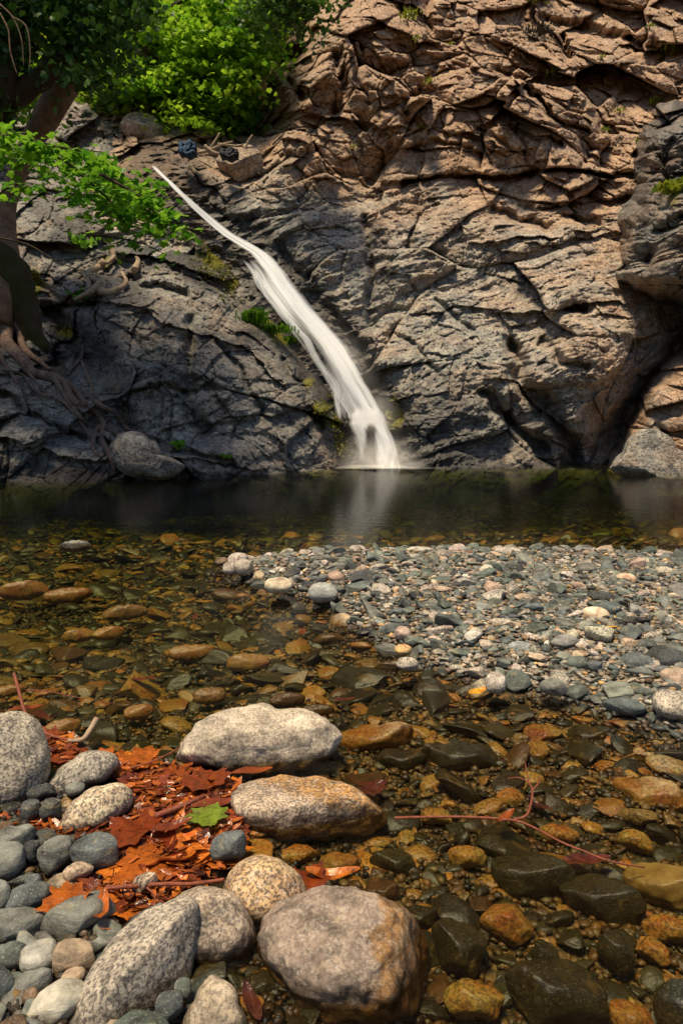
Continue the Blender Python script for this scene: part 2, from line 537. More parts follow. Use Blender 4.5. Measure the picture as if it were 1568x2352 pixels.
main_ctrl = [(930, 1075, 0), (1150, 1075, 0), (1400, 1078, .2), (870, 1070, .35), (700, 1080, .3), (1700, 1080, 0), (2100, 1080, -2), (400, 1080, .3), (0, 1080, .5), (-500, 1080, 1),
             (1000, 850, -.2), (1300, 800, -1.1), (1400, 850, -1.2), (1250, 650, -.6), (1100, 700, -.1), (950, 650, .1), (860, 620, .5), (860, 480, .7), (880, 330, .5),
             (1100, 520, -.2), (1350, 560, -.5), (1000, 520, 0), (700, 500, 0), (620, 400, .2), (700, 380, -.2), (500, 420, .1), (430, 360, .4), (300, 330, .6),
             (620, 600, .1), (750, 750, .2), (1500, 700, -.6), (1568, 900, .8), (1450, 980, 1.0), (1600, 1000, 1.0),
             (560, 290, 4.6), (600, 220, 3.8), (520, 330, 2.6), (540, 200, 5.0), (660, 150, 1.2), (700, 250, .8), (640, 320, 1.0), (640, 20, 2.2),
             (780, 120, -.9), (800, 20, -.9), (850, 250, 0), (950, 150, -.6), (1000, 300, -.9), (1150, 250, -1.3), (1250, 330, -1.0), (1350, 250, -.3), (1450, 180, .2),
             (1000, 20, -.2), (1200, 60, .3), (1400, 60, .5), (1300, 120, .5), (1500, 300, 0), (1200, 420, .5), (1000, 420, .5), (1400, 430, 0), (1568, 200, -.2), (1800, 300, -1), (2100, 500, -2.5),
             (300, 150, 5), (100, 100, 6), (400, 50, 5), (-200, 150, 5), (-500, 400, 3), (300, -400, 3), (1000, -400, 0), (1700, -400, -1), (2100, -100, -2), (-500, -400, 5), (800, -900, 2)]
cracks = [([(930, 425), (1010, 405), (1100, 412), (1190, 405), (1290, 392), (1380, 398), (1470, 405)], .55, 7),
          ([(1205, 198), (1240, 235), (1280, 270), (1340, 312)], .8, 6), ([(1180, 300), (1230, 318), (1290, 330)], .4, 5),
          ([(1100, 290), (1160, 325), (1180, 345)], .35, 6), ([(1140, 150), (1200, 180)], .5, 6),
          ([(1180, 800), (1190, 835), (1178, 862)], 1.1, 16), ([(1310, 705), (1345, 712)], .7, 12), ([(1110, 905), (1150, 950), (1190, 990), (1250, 1030)], .7, 12),
          ([(1200, 880), (1260, 930), (1290, 1000), (1320, 1060)], .8, 20),
          ([(1568, 780), (1520, 850), (1470, 910), (1430, 990), (1400, 1070)], 1.6, 26),
          ([(900, 330), (880, 380), (850, 430)], .6, 12), ([(845, 500), (850, 600), (845, 700), (858, 760)], .45, 9),
          ([(770, 130), (790, 190), (770, 250)], .8, 14), ([(700, 0), (700, 60), (690, 110), (650, 150)], 1.0, 12), ([(660, 90), (650, 180), (690, 220)], .7, 9),
          ([(1130, 480), (1190, 505), (1250, 520)], .7, 12), ([(1300, 500), (1370, 520)], .5, 9), ([(1350, 455), (1400, 470), (1450, 462)], .7, 12),
          ([(980, 0), (985, 50), (995, 80)], .6, 9), ([(1230, 40), (1330, 60), (1420, 90), (1500, 100)], .7, 16), ([(1290, 90), (1300, 130)], .8, 10),
          ([(940, 340), (1000, 330), (1080, 340)], .4, 8), ([(560, 410), (600, 395), (640, 370), (720, 350)], .5, 8), ([(1000, 690), (1040, 720), (1080, 760)], .25, 8),
          ([(640, 560), (700, 640), (760, 720), (830, 810), (870, 880)], .35, 12), ([(1240, 790), (1290, 830), (1350, 850)], .4, 9), ([(900, 770), (960, 800), (1010, 860)], .3, 8),
          ([(830, 120), (820, 180), (850, 240)], .5, 8), ([(1000, 160), (940, 220), (930, 290)], .4, 8), ([(1440, 200), (1400, 260), (1330, 380)], .25, 9)]
# ledges: everything above the line stands out by h and fades over L pixels
ledges = [([(930, 415), (1100, 405), (1290, 388), (1480, 398)], .35, 120), ([(1100, 305), (1200, 185), (1260, 160)], .5, 90), ([(1180, 870), (1300, 1000)], .4, 80),
          ([(940, 335), (1060, 345), (1180, 345)], .3, 80), ([(1120, 560), (1350, 530)], .3, 70), ([(700, 250), (800, 270), (860, 290)], .6, 110), ([(1250, 470), (1480, 450)], .3, 60),
          ([(1170, 720), (1330, 700), (1400, 690)], .3, 70), ([(1230, 560), (1420, 540)], .25, 50)]

def cliff_layer(ctrl, cracks, ledges, px, py, amp, lower_w, fold_ang, seed, Y0=14.0, eps=140.0, calm=None):
    o = rbf(ctrl, px, py, eps)
    wx = px + 14 * noise2(px / 60, py / 60, seed + .1) + 5 * noise2(px / 17, py / 17, seed + .2)
    wy = py + 14 * noise2(px / 60, py / 60, seed + 7.1) + 5 * noise2(px / 17, py / 17, seed + 8.2)
    for pts, dep, wd in cracks:
        d, _ = poly_dist(wx, wy, pts)
        o = o + dep * np.exp(-(d / wd) ** 2)
    for pts, h, L in ledges:
        d, s = poly_dist(wx, wy, pts)
        o = o - np.where(s < 0, h * np.clip(1 - d / L, 0, 1) ** 1.2, 0)
    base = plane_Y(px, py, Y0) + o
    P = at_Y(px, py, base)
    a = P[..., 0]; b = P[..., 2] * 1.22
    a2 = a + .28 * noise2(a * .7, b * .7, seed) + .025 * noise2(a * 2.3, b * 2.3, seed + 2)
    b2 = b + .28 * noise2(a * .7, b * .7, seed + 5) + .025 * noise2(a * 2.3, b * 2.3, seed + 9)
    ca, sa = np.cos(fold_ang), np.sin(fold_ang)
    u = a2 * ca + b2 * sa; v = -a2 * sa + b2 * ca        # u along the foliation, v across
    blocky = .95 * facets(u / 2.3, v / 2.9, 11, 1.0, .22, .03, .55) + .40 * facets(u / .9, v / 1.15, 12, 1.1, .26, .04, .45) \
        + .13 * facets(u / .42, v / .46, 13, 1.2, .32, .06, .4) + .035 * facets(u / .17, v / .19, 14, 1.2, .4, .09, .4)
    wr = .20 * (ridged2(u * .45, v * 1.0, 2, seed + 1) - .5) + .08 * (ridged2(u * 1.3, v * 3.4, 3, seed + 3, .5) - .5) + .035 * (ridged2(u * 5, v * 11, 3, seed + 4, .6) - .5) \
        + .65 * facets(u / 3.0, v / 2.2, 21, .9, .16, .03, .5) + .13 * facets(u / 1.1, v / .8, 24, 1.0, .25, .04) + .055 * facets(u / .5, v / .3, 22, 1.1, .35, .06) + .022 * facets(u / .2, v / .12, 23, 1.1, .4, .1)
    h = blocky * (1 - lower_w) + wr * lower_w + .03 * fbm2(a * 5, b * 5, 4, seed + 6, .6) + .25 * fbm2(a * .5, b * .5, 2, seed + 11)
    h = h * amp
    if calm is not None: h = h * calm + (1 - calm) * (-.12 + .16 * (ridged2(u * 1.6, v * 4, 3, seed + 3) - .5) + .09 * facets(u / .5, v / .3, 31, 1.1, .3, .05))
    vd = ray(px, py); HD = -vd / vd[..., 1:2]
    P = P + HD * (h * 1.4)[..., None]
    # grit computed on the displaced rock, so that the walls of steps carry it too
    f = .028 * fbm3(P, 3, 2.6, seed) + .013 * (1 - 2 * np.abs(fbm3(P, 2, 7.0, seed + 4)))
    return P + HD * (f * amp * 1.9)[..., None], base

def fall_dist(px, py):
    return poly_dist(px, py, FALLC)[0]

# --- main cliff
gx = noneq(-700, -40, 1620, 2300, 1.9, 14); gy = noneq(-1000, -40, 1130, 1500, 1.9, 14)
PX, PY = np.meshgrid(gx, gy)
lw = sstep(330, 520, PY + 60 * noise2(PX / 150, PY / 150))
fd = fall_dist(PX, PY)
calm = sstep(22, 66, fd)
calm = np.maximum(calm, sstep(980, 1010, PY) * (PX > 905)) * 1.0
cliffP, cliffY = cliff_layer(main_ctrl, cracks, ledges, PX, PY, 1.0, lw, R(28), 3.3, calm=calm)
cliffP[..., 2] = np.where(cliffP[..., 2] < -1.5, -1.5, cliffP[..., 2])
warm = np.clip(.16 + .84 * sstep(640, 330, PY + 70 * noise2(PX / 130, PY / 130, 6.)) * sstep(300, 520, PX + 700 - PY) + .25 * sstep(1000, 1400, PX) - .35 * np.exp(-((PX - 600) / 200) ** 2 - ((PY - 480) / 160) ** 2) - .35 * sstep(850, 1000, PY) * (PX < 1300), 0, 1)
pale = np.clip(.2 + .8 * np.exp(-((PY - 640) / 190) ** 2) * sstep(560, 700, PX), 0, 1)
wet = np.clip(sstep(110, 50, fd + 14 * noise2(PX / 25, PY / 25)) * .85 + .9 * np.exp(-((PX - 1020) / 130) ** 2 - ((PY - 980) / 110) ** 2) + .85 * sstep(1030, 1070, PY + 25 * noise2(PX / 30, PY / 30)), 0, 1)
wet = np.clip(wet + .7 * np.exp(-((PX - 1260) / 60) ** 2 - ((PY - 1000) / 70) ** 2), 0, 1)
moss = .75 * np.exp(-((PX - 905) / 30) ** 2 - ((PY - 950) / 60) ** 2) + .45 * sstep(120, 0, np.hypot(PX - 580, (PY - 300) * 1.2))
moss += 0.8 * sstep(600, 300, PX) * sstep(260, 100, PY)
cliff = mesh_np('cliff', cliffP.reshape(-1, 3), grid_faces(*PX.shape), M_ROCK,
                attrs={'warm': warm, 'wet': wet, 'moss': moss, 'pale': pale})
tag(cliff, kind='structure')

# --- left outcrop in front of the falls
out_poly = [(-700, 130), (0, 225), (60, 215), (130, 232), (200, 240), (245, 290), (290, 345), (345, 402), (400, 455), (450, 530), (505, 590), (560, 640), (590, 690), (640, 745),
            (690, 815), (735, 870), (760, 930), (785, 985), (800, 1040), (812, 1200), (812, 1700), (-700, 1700)]
out_ctrl = [(0, 1112, -3.35), (250, 1100, -2.75), (500, 1090, -2.0), (650, 1085, -1.3), (800, 1080, -.2), (780, 980, -.2), (720, 860, -.1), (600, 700, 0), (480, 570, .1), (380, 440, .2), (260, 310, .5),
            (100, 1020, -2.9), (300, 950, -2.2), (500, 900, -2.1), (650, 950, -1.5), (560, 760, -1.3), (400, 700, -1.7), (250, 700, -1.7), (150, 780, -1.3), (80, 860, -1.9), (300, 600, -.7), (430, 600, -.6),
            (200, 480, -.2), (350, 520, 0), (100, 550, -1.0), (0, 500, -.8), (100, 350, .6), (200, 280, .4), (0, 300, .8), (-300, 800, -3.5), (-700, 1100, -5.0), (-700, 500, -4.0), (-300, 300, -1.0), (-700, 130, -3)]
out_cracks = [([(430, 740), (440, 850), (420, 930), (470, 990)], .6, 17), ([(120, 720), (200, 800), (260, 880), (300, 980)], .8, 26), ([(290, 640), (360, 655), (420, 680)], .5, 10),
              ([(240, 1010), (300, 1060), (300, 1100)], .5, 12), ([(0, 900), (80, 960), (200, 1000)], .4, 8), ([(500, 790), (560, 860), (600, 950)], .3, 7), ([(560, 640), (620, 720), (680, 790)], .3, 9),
              ([(480, 600), (400, 560), (300, 540), (180, 560)], .6, 16), ([(0, 760), (60, 800), (130, 830)], .7, 26), ([(330, 1000), (420, 1040), (540, 1070)], .4, 9), ([(150, 330), (230, 400), (330, 470)], .5, 12),
              ([(650, 830), (700, 900), (730, 990)], .3, 8), ([(350, 880), (420, 900), (500, 890)], .3, 7), ([(60, 640), (150, 690), (220, 700)], .5, 13)]
out_ledges = [([(180, 690), (300, 700), (430, 760), (560, 800), (650, 880)], .25, 70), ([(300, 1040), (560, 1075)], .3, 60), ([(230, 560), (420, 610), (520, 640)], .4, 60), ([(0, 1010), (230, 1060)], .3, 70)]
gx = noneq(-700, -40, 830, 831, 1.9, 14); gy = noneq(60, 180, 1140, 1500, 1.9, 14)
PX, PY = np.meshgrid(gx, gy)
sdd = sdf(PX + 9 * noise2(PX / 25, PY / 25), PY + 9 * noise2(PX / 25, PY / 25, 4.4), out_poly)
edge = np.clip((28 - sdd) / 28, 0, 3)
lw = np.clip(.75 + .0 * PX, 0, 1)
oc, _ = cliff_layer(out_ctrl, out_cracks, out_ledges, PX, PY, 1.0, lw, R(-32), 8.1, eps=110.0)
dirs = ray(PX, PY)
oc = oc + dirs / dirs[..., 1:2] * (edge ** 2 * .55)[..., None]
keep = sdd > -38
oc[..., 2] = np.where(oc[..., 2] < -1.5, -1.5, oc[..., 2])
V, Fc, i1 = compact(oc.reshape(-1, 3), grid_faces(*PX.shape, keep), np.arange(PX.size))
fx, fy = PX.ravel()[i1], PY.ravel()[i1]
dfall = fall_dist(fx, fy)
nz = noise2(fx / 40, fy / 40)
warm = np.clip(.12 + .2 * sstep(1000, 1090, fy) + .2 * sstep(400, 250, fy) - .1 * nz, 0, 1)
pale = np.clip(.45 + .3 * nz + .3 * sstep(960, 1080, fy), 0, 1)
wet = np.clip(.27 + .5 * sstep(.0, .5, noise2(fx / 90, fy / 60, 3.3)) * sstep(1040, 900, fy) + sstep(150, 50, dfall) * .9 + .8 * sstep(1078, 1092, fy + (fx - 500) * -.04) + .75 * np.exp(-((fx - 170) / 90) ** 2 - ((fy - 790) / 90) ** 2)  # wet by falls and waterline; base and hollow terms paint in tree shade
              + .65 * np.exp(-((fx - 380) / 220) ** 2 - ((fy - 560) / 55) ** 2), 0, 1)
moss = np.zeros_like(fx)
for mx_, my_, ms, mk in [(500, 590, 40, 1.0), (470, 530, 22, .9), (535, 655, 26, .9), (600, 730, 35, .9), (650, 770, 36, .9), (740, 940, 24, 1.1), (775, 970, 20, 1.1), (795, 1030, 16, 1.1), (150, 760, 40, .6), (240, 600, 40, .6), (60, 650, 60, .8), (710, 880, 20, .8)]:
    moss = np.maximum(moss, mk * np.exp(-((fx - mx_) / ms) ** 2 - ((fy - my_) / (ms * .8)) ** 2))
outcrop = mesh_np('rock_outcrop', V, Fc, M_ROCK, attrs={'warm': warm, 'wet': wet, 'moss': moss, 'pale': pale})
tag(outcrop, kind='structure')
OUT_V = V

# --- two rock masses at the right edge
def side_rock(name, poly, ctrl, cr, ang, seed, warmth, darkf, eps=80., x0=1300, y0=200, y1=1140):
    gx = noneq(x0, 1400, 1640, 2300, 1.9, 14); gy = np.arange(y0, y1, 1.9)
    PX, PY = np.meshgrid(gx, gy)
    sdd = sdf(PX + 8 * noise2(PX / 22, PY / 22, seed), PY + 8 * noise2(PX / 22, PY / 22, 4.4 + seed), poly)
    edge = np.clip((24 - sdd) / 24, 0, 3)
    P, _ = cliff_layer(ctrl, cr, [], PX, PY, 1.0, np.full(PX.shape, .25), ang, seed, eps=eps)
    d = ray(PX, PY)
    P = P + d / d[..., 1:2] * (edge ** 2 * .5)[..., None]
    V, Fc, ii = compact(P.reshape(-1, 3), grid_faces(*PX.shape, sdd > -34), np.arange(PX.size))
    fx, fy = PX.ravel()[ii], PY.ravel()[ii]
    o = mesh_np(name, V, Fc, M_ROCK, attrs={'warm': np.clip(warmth + .5 * noise2(fx / 60, fy / 60), 0, 1), 'wet': darkf(fx, fy), 'moss': .55 * np.exp(-((fx - 1545) / 25) ** 2 - ((fy - 450) / 60) ** 2), 'pale': np.full(len(V), .25)})
    tag(o, kind='structure')
    return V
BUT_V = side_rock('rock_buttress', [(1490, 300), (1520, 270), (1568, 265), (2300, 200), (2300, 680), (1620, 690), (1568, 672), (1500, 665), (1460, 655), (1432, 640), (1425, 600), (1440, 540), (1430, 500), (1470, 470), (1478, 400)],
          [(1500, 300, -1.9), (1568, 300, -2.3), (1500, 450, -2.2), (1568, 450, -2.8), (1450, 560, -1.8), (1540, 580, -3.0), (1460, 640, -1.8), (1568, 660, -2.7), (1800, 400, -4.5), (2300, 400, -7), (2000, 680, -5)],
          [([(1568, 500), (1510, 530), (1480, 600)], .6, 14), ([(1540, 330), (1530, 420), (1520, 480)], .5, 12)], R(70), 12.7, .25, lambda x, y: np.clip(.45 + .4 * noise2(x / 30, y / 50) + .3 * sstep(520, 420, y), 0, 1))  # buttress darkened overall, more towards its top
LOW_V = side_rock('rock_shoulder', [(1412, 1078), (1450, 1030), (1480, 960), (1500, 900), (1540, 850), (1568, 830), (1700, 780), (2300, 700), (2300, 1300), (1500, 1300), (1406, 1200), (1405, 1085)],
          [(1410, 1085, -1.0), (1480, 1090, -1.6), (1568, 1100, -2.4), (1568, 1000, -2.0), (1500, 950, -1.3), (1568, 870, -1.5), (1800, 900, -3.5), (1800, 1120, -4.5), (2300, 900, -6), (2300, 1130, -7)],
          [([(1568, 1040), (1530, 1010), (1500, 980)], .4, 7)], R(-60), 15.2, .65, lambda x, y: sstep(1085, 1098, y - (x - 1480) * .15) * .8, y0=700)

def on_surface(V, px, py, rad=4.0):
    x, y, z = project(V)
    m = (np.hypot(x - px, y - py) < rad) & (z > 0)
    if not m.any(): return on_surface(V, px, py, rad * 2) if rad < 60 else None
    return V[m][np.argmin(z[m])]
CL_V = cliffP.reshape(-1, 3)

# ------------------------------------------------------------------ riverbed, island and water
bed_ctrl = [(-600, 1150, -.3), (0, 1125, -.46), (784, 1085, -.7), (1568, 1090, -.6), (300, 1095, -.7), (2200, 1150, -.5), (500, 1130, -.48), (784, 1125, -.52), (1150, 1115, -.50), (1400, 1125, -.44), (784, 1165, -.36), (200, 1170, -.34), (1400, 1170, -.30), (0, 1230, -.15), (400, 1230, -.14), (800, 1215, -.13), (1200, 1215, -.12), (1568, 1225, -.11),
            (0, 1350, -.2), (300, 1350, -.2), (450, 1330, -.12), (0, 1500, -.13), (400, 1500, -.13), (700, 1500, -.08), (1000, 1620, -.06), (300, 1650, -.10), (0, 1620, -.09),
            (600, 1620, -.08), (1200, 1750, -.055), (1500, 1750, -.03), (900, 1850, -.09), (1300, 1950, -.09), (1568, 1950, -.09), (800, 2000, -.08), (1200, 2200, -.11), (1568, 2352, -.11),
            (900, 2352, -.10), (600, 2250, -.045), (350, 1800, -.03), (450, 1950, -.03), (200, 2000, -.015), (0, 2000, .0), (150, 2200, .0), (0, 2352, .01), (400, 2352, -.01), (560, 2352, -.03), (50, 1850, .0), (300, 2050, -.02),
            (-400, 1900, .02), (-400, 1600, -.08), (2000, 2000, -.05), (2000, 2352, -.08)]
island_px = [(505, 1300), (530, 1290), (600, 1282), (700, 1275), (820, 1267), (1000, 1265), (1270, 1267), (1568, 1276), (2600, 1290), (2600, 1850), (1900, 1760), (1568, 1690), (1400, 1640), (1250, 1600), (1080, 1568),
             (960, 1530), (870, 1475), (800, 1430), (740, 1395), (620, 1355), (545, 1325)]
bc = np.array(bed_ctrl); bg_ = at_z(bc[:, 0], bc[:, 1])
isl = [tuple(p[:2]) for p in at_z(np.array([p[0] for p in island_px]), np.array([p[1] for p in island_px]))]

def bed_z(x, y):
    x = np.asarray(x, float); y = np.asarray(y, float)
    s = 0; wsum = 0
    for (bx, by, _), zc in zip(bg_, bc[:, 2]):
        wgt = 1 / (((x - bx) ** 2 + (y - by) ** 2) / (by * by) + .0006) ** 1.7
        s = s + wgt * zc; wsum = wsum + wgt
    z = s / wsum
    sdi = sdf(x, y, isl)
    k = sstep(-.28, .10, sdi)
    zi = np.clip(sdi * .22, -.08, .075) + .012 * noise2(x * 3, y * 3)
    z = z * (1 - k) + zi * k
    return z + .006 * noise2(x * 9, y * 9)

sx = np.sinh(np.linspace(-3.6, 3.6, 301)) ; sx = sx / sx[-1] * 40
sy = np.concatenate([np.arange(-8, .6, .4), np.arange(.6, 4.5, .03), np.arange(4.5, 9, .1), np.arange(9, 24, .5)])
BX, BY = np.meshgrid(sx, sy)
BZ = bed_z(BX, BY)
bed = mesh_np('riverbed', np.stack([BX, BY, BZ], -1).reshape(-1, 3), grid_faces(*BX.shape), M_BED)
tag(bed, kind='structure')
# the ground far around, below the bed
g = mesh_np('ground', np.array([(-200, -200, -4), (200, -200, -4), (200, 200, -4), (-200, 200, -4)]), np.array([[0, 1, 2, 3]]), M_BED)
tag(g, kind='structure')

wv = np.array([(-39, -7.9, 0), (39, -7.9, 0), (39, 23, 0), (-39, 23, 0), (-39, -7.9, -3.5), (39, -7.9, -3.5), (39, 23, -3.5), (-39, 23, -3.5)], float)
wf = np.array([[0, 1, 2, 3], [7, 6, 5, 4], [0, 4, 5, 1], [1, 5, 6, 2], [2, 6, 7, 3], [3, 7, 4, 0]])
water = mesh_np('water', wv, wf, M_WATER, smooth=False)
tag(water, kind='structure')

# ------------------------------------------------------------------ stones
import bmesh
def ico(sub):
    bm = bmesh.new(); bmesh.ops.create_icosphere(bm, subdivisions=sub, radius=1)
    V = np.array([v.co[:] for v in bm.verts]); Fc = np.array([[v.index for v in f.verts] for f in bm.faces])
    bm.free(); return V, Fc
ICO = {k: ico(k) for k in (1, 2, 3, 4, 5, 6)}

def unit(v): return v / np.linalg.norm(v)

def shape_stone(V, seed, rounded):
    r = np.random.default_rng(seed)
    P = V * (1 + (.16 if rounded else .22) * fbm3(V, 2, 1.0, seed * 1.3))[:, None]
    for k in range(3 if rounded else 11):
        n = unit(r.normal(size=3)); d = r.uniform(.78, .92) if rounded else r.uniform(.42, .80)
        e = np.maximum(P @ n - d, 0)
        P = P - n * (e * (.92 if rounded else 1.0))[:, None]
    P = P * (1 + .025 * fbm3(V, 3, 4.0, seed + 3.0))[:, None]
    ex = P.max(0) - P.min(0)
    P = P + V * .03 * fbm3(V, 3, 3.0, seed + 8.)[:, None]
    return (P - (P.max(0) + P.min(0)) / 2) / ex * 2     # unit half extents

GREY = (.17, .175, .155); GREEN = (.10, .12, .105); SLATE = (.042, .046, .047); PALE = (.44, .38, .30); TAN = (.48, .35, .24); PINK = (.42, .30, .22); OCHRE = (.64, .40, .16)
WHITE = (.56, .50, .42); BLUE = (.095, .11, .112); GOLD = (.74, .52, .22); DKGREEN = (.05, .056, .038); BROWN = (.15, .095, .055)
CNAME = {GREY: 'grey', GREEN: 'green grey', SLATE: 'dark slate', PALE: 'pale speckled granite', TAN: 'tan', PINK: 'pinkish', OCHRE: 'ochre', WHITE: 'whitish', BLUE: 'blue grey', GOLD: 'golden', DKGREEN: 'dark green', BROWN: 'brown'}
GRAN = {PALE: .9, TAN: .5, PINK: .4, OCHRE: .6, WHITE: .6, GOLD: .8}
occupied = []      # (x, y, r) of hand placed stones

def boulder(name, outline, col, gran, basepx, label, cat='stone', group=None, thick=.8, z0=0.0, facets_=(), rough=.06, sub=5, seed=1, power=.62, lift=0.0, stain=None):
    """a stone whose outline is given in picture pixels, standing on the ground point under basepx, with its own thickness"""
    o = np.array(outline, float)
    c = (o.max(0) + o.min(0)) / 2
    wpx = (o.max(0) - o.min(0))
    g = at_z(basepx[0], basepx[1], z0)
    T = thick * .5 * min(wpx[0], wpx[1] * 1.5) / F * g[1]
    d = ray(c[0], c[1])
    cen = CAM + d * ((g[1] + T * .8) / d[1])
    dist = (cen - CAM) @ FW
    q = o - c
    th = np.arctan2(-q[:, 1], q[:, 0]); rr = np.hypot(q[:, 0], q[:, 1])
    s = np.argsort(th); th = th[s]; rr = rr[s]
    th3 = np.concatenate([th - 2 * np.pi, th, th + 2 * np.pi]); r3 = np.concatenate([rr] * 3)
    V, Fc = ICO[sub]
    ang = np.arctan2(V[:, 1], V[:, 0]); cp = np.hypot(V[:, 0], V[:, 1])
    rad = 0
    for k in (-.10, -.05, 0, .05, .10): rad = rad + np.interp(ang + k, th3, r3) / 5
    rad = rad / F * dist
    x = rad * cp ** power * np.cos(ang); y = rad * cp ** power * np.sin(ang); z = T * V[:, 2]
    sz = rad.mean()
    L = np.stack([x, y, z], 1)
    for n, dd in facets_:
        n = unit(np.array(n, float)); ext = np.array([wpx[0] / 2 / F * dist, wpx[1] / 2 / F * dist, T])
        lim = dd * np.sqrt(((n * ext) ** 2).sum())
        w_ = .045 * sz; e = L @ n - lim; e = w_ * np.logaddexp(0, e / w_); L = L - n * (e * .85)[:, None]
    nn = fbm3(L / sz, 4, .9, seed * 2.17)
    nn2 = fbm3(L / sz, 4, 3.4, seed * 1.3 + 9)
    L = L * (1 + rough * 1.6 * nn + rough * .8 * nn2)[:, None]
    fwd = unit(d); right = unit(np.cross(fwd, [0, 0, 1])); up = np.cross(right, fwd)
    P = L[:, :1] * right + L[:, 1:2] * up - L[:, 2:3] * fwd
    sv = None
    if stain is not None:
        sx0 = L[:, 0] / np.abs(L[:, 0]).max(); sy0 = L[:, 1] / np.abs(L[:, 1]).max()
        sv = {'stain': np.clip(stain(sx0, sy0, .25 * noise3(L[:, 0] / sz * 3, L[:, 1] / sz * 3, L[:, 2] / sz * 3)), 0, 1)}
    ob = mesh_np(name, P, Fc, M_STONE, attrs=sv)
    ob.location = cen + np.array([0, 0, lift])
    ob.color = tuple(col) + (gran,)
    tag(ob, label, cat, group)
    occupied.append((cen[0], cen[1], max(x.max() - x.min(), T * 1.2) / 2))
    return ob

def ell(x0, x1, y0, y1, seed=0, n=16, jit=.08, p=2.6, rot=0.0):
    r = np.random.default_rng(seed + 1000)
    cx, cy2, a, b = (x0 + x1) / 2, (y0 + y1) / 2, (x1 - x0) / 2, (y1 - y0) / 2
    pts = []
    if jit > .05: n = 9; jit = jit * 1.3
    for k in range(n):
        t = 2 * math.pi * (k + r.uniform(-.2, .2) * (n == 9)) / n
        ct, st = math.cos(t + rot), math.sin(t + rot)
        q = (abs(ct) ** p + abs(st) ** p) ** (-1 / p) * (1 + r.uniform(-jit, jit))
        pts.append((cx + a * q * ct, cy2 + b * q * st))
    return pts

# the big boulders of the foreground
boulder('boulder', [(408, 1722), (430, 1690), (460, 1658), (500, 1630), (560, 1624), (640, 1634), (720, 1647), (760, 1665), (784, 1700), (762, 1732), (720, 1757), (640, 1770), (560, 1762), (480, 1747), (415, 1738)],
        (.50, .42, .32), .6, (600, 1762), 'large whitish boulder in the stream above the other two-toned boulder', 'boulder', thick=1.25, facets_=[((0, .8, .6), .62), ((.1, -.3, 1), .62)], rough=.10, sub=6, seed=3, stain=lambda x, y, n: .8 * sstep(-.55, -.8, y + .25 * n))
boulder('boulder', [(532, 1815), (548, 1790), (600, 1776), (680, 1773), (760, 1788), (805, 1803), (850, 1835), (890, 1868), (894, 1886), (850, 1902), (780, 1907), (700, 1903), (640, 1911), (600, 1897), (545, 1862)],
        (.46, .35, .25), .9, (700, 1895), 'half submerged boulder, grey in front and ochre behind, below the large whitish boulder', 'boulder', thick=1.1, facets_=[((0, .9, .45), .45), ((.2, -.5, .9), .7)], rough=.08, sub=6, seed=5, lift=-.008, stain=lambda x, y, n: sstep(.0, .25, x * .6 + y * .7 + n * .6))
boulder('boulder', [(-90, 1720), (-50, 1655), (0, 1641), (50, 1645), (82, 1665), (102, 1710), (108, 1770), (92, 1818), (50, 1852), (0, 1870), (-80, 1880)],
        (.37, .325, .25), .95, (30, 1845), 'tall speckled granite boulder with yellow lichen at the left edge', 'boulder', thick=.9, rough=.05, sub=6, seed=7)
boulder('boulder', [(98, 1815), (130, 1772), (170, 1747), (230, 1734), (262, 1745), (277, 1766), (255, 1792), (205, 1808), (150, 1828), (112, 1832)],
        (.38, .34, .27), .95, (190, 1812), 'speckled granite stone beside the tall left boulder, upper of two', 'boulder', thick=1.0, rough=.05, sub=5, seed=8)
boulder('boulder', [(126, 1897), (150, 1865), (190, 1826), (240, 1814), (290, 1819), (304, 1845), (298, 1870), (262, 1892), (195, 1907), (140, 1912)],
        (.56, .45, .30), .98, (210, 1898), 'coarsely speckled cream granite stone, lower of two above the leaf litter', 'boulder', thick=1.0, rough=.05, sub=5, seed=9)
boulder('boulder', [(514, 2042), (528, 2000), (568, 1976), (612, 1974), (660, 1998), (698, 2038), (708, 2066), (680, 2092), (642, 2116), (608, 2123), (560, 2112), (524, 2082)],
        (.55, .36, .19), .98, (610, 2100), 'round orange granite boulder with black specks behind the big pinkish one', 'boulder', thick=1.3, rough=.04, sub=6, seed=10)
boulder('boulder', [(365, 2110), (400, 2065), (440, 2047), (500, 2054), (552, 2080), (581, 2130), (585, 2170), (562, 2196), (510, 2212), (450, 2214), (390, 2180)],
        (.40, .31, .23), .75, (490, 2190), 'smooth warm granite boulder leaning behind the long pale slab', 'boulder', thick=1.3, rough=.05, sub=6, seed=11)
boulder('boulder', [(176, 2305), (198, 2240), (240, 2180), (300, 2130), (380, 2103), (440, 2098), (462, 2115), (452, 2190), (440, 2255), (405, 2305), (372, 2352), (300, 2372), (205, 2352)],
        (.36, .31, .245), .9, (300, 2330), 'long tilted pale granite slab in the lower left foreground', 'boulder', thick=.95, facets_=[((-.35, .75, .55), .52), ((.5, -.35, .8), .50)], rough=.05, sub=6, seed=12)
boulder('boulder', [(600, 2162), (638, 2105), (700, 2075), (780, 2061), (860, 2074), (930, 2108), (982, 2150), (1003, 2190), (987, 2250), (960, 2292), (880, 2322), (800, 2327), (700, 2302), (640, 2245), (605, 2195)],
        (.27, .205, .16), .45, (800, 2290), 'biggest boulder, rounded and pinkish grey with an ochre right flank, bottom centre', 'boulder', thick=1.35, facets_=[((-.1, .55, .8), .78), ((.9, .1, .4), .75)], rough=.11, sub=6, seed=13, stain=lambda x, y, n: sstep(.18, .30, x - .15 * y + n))

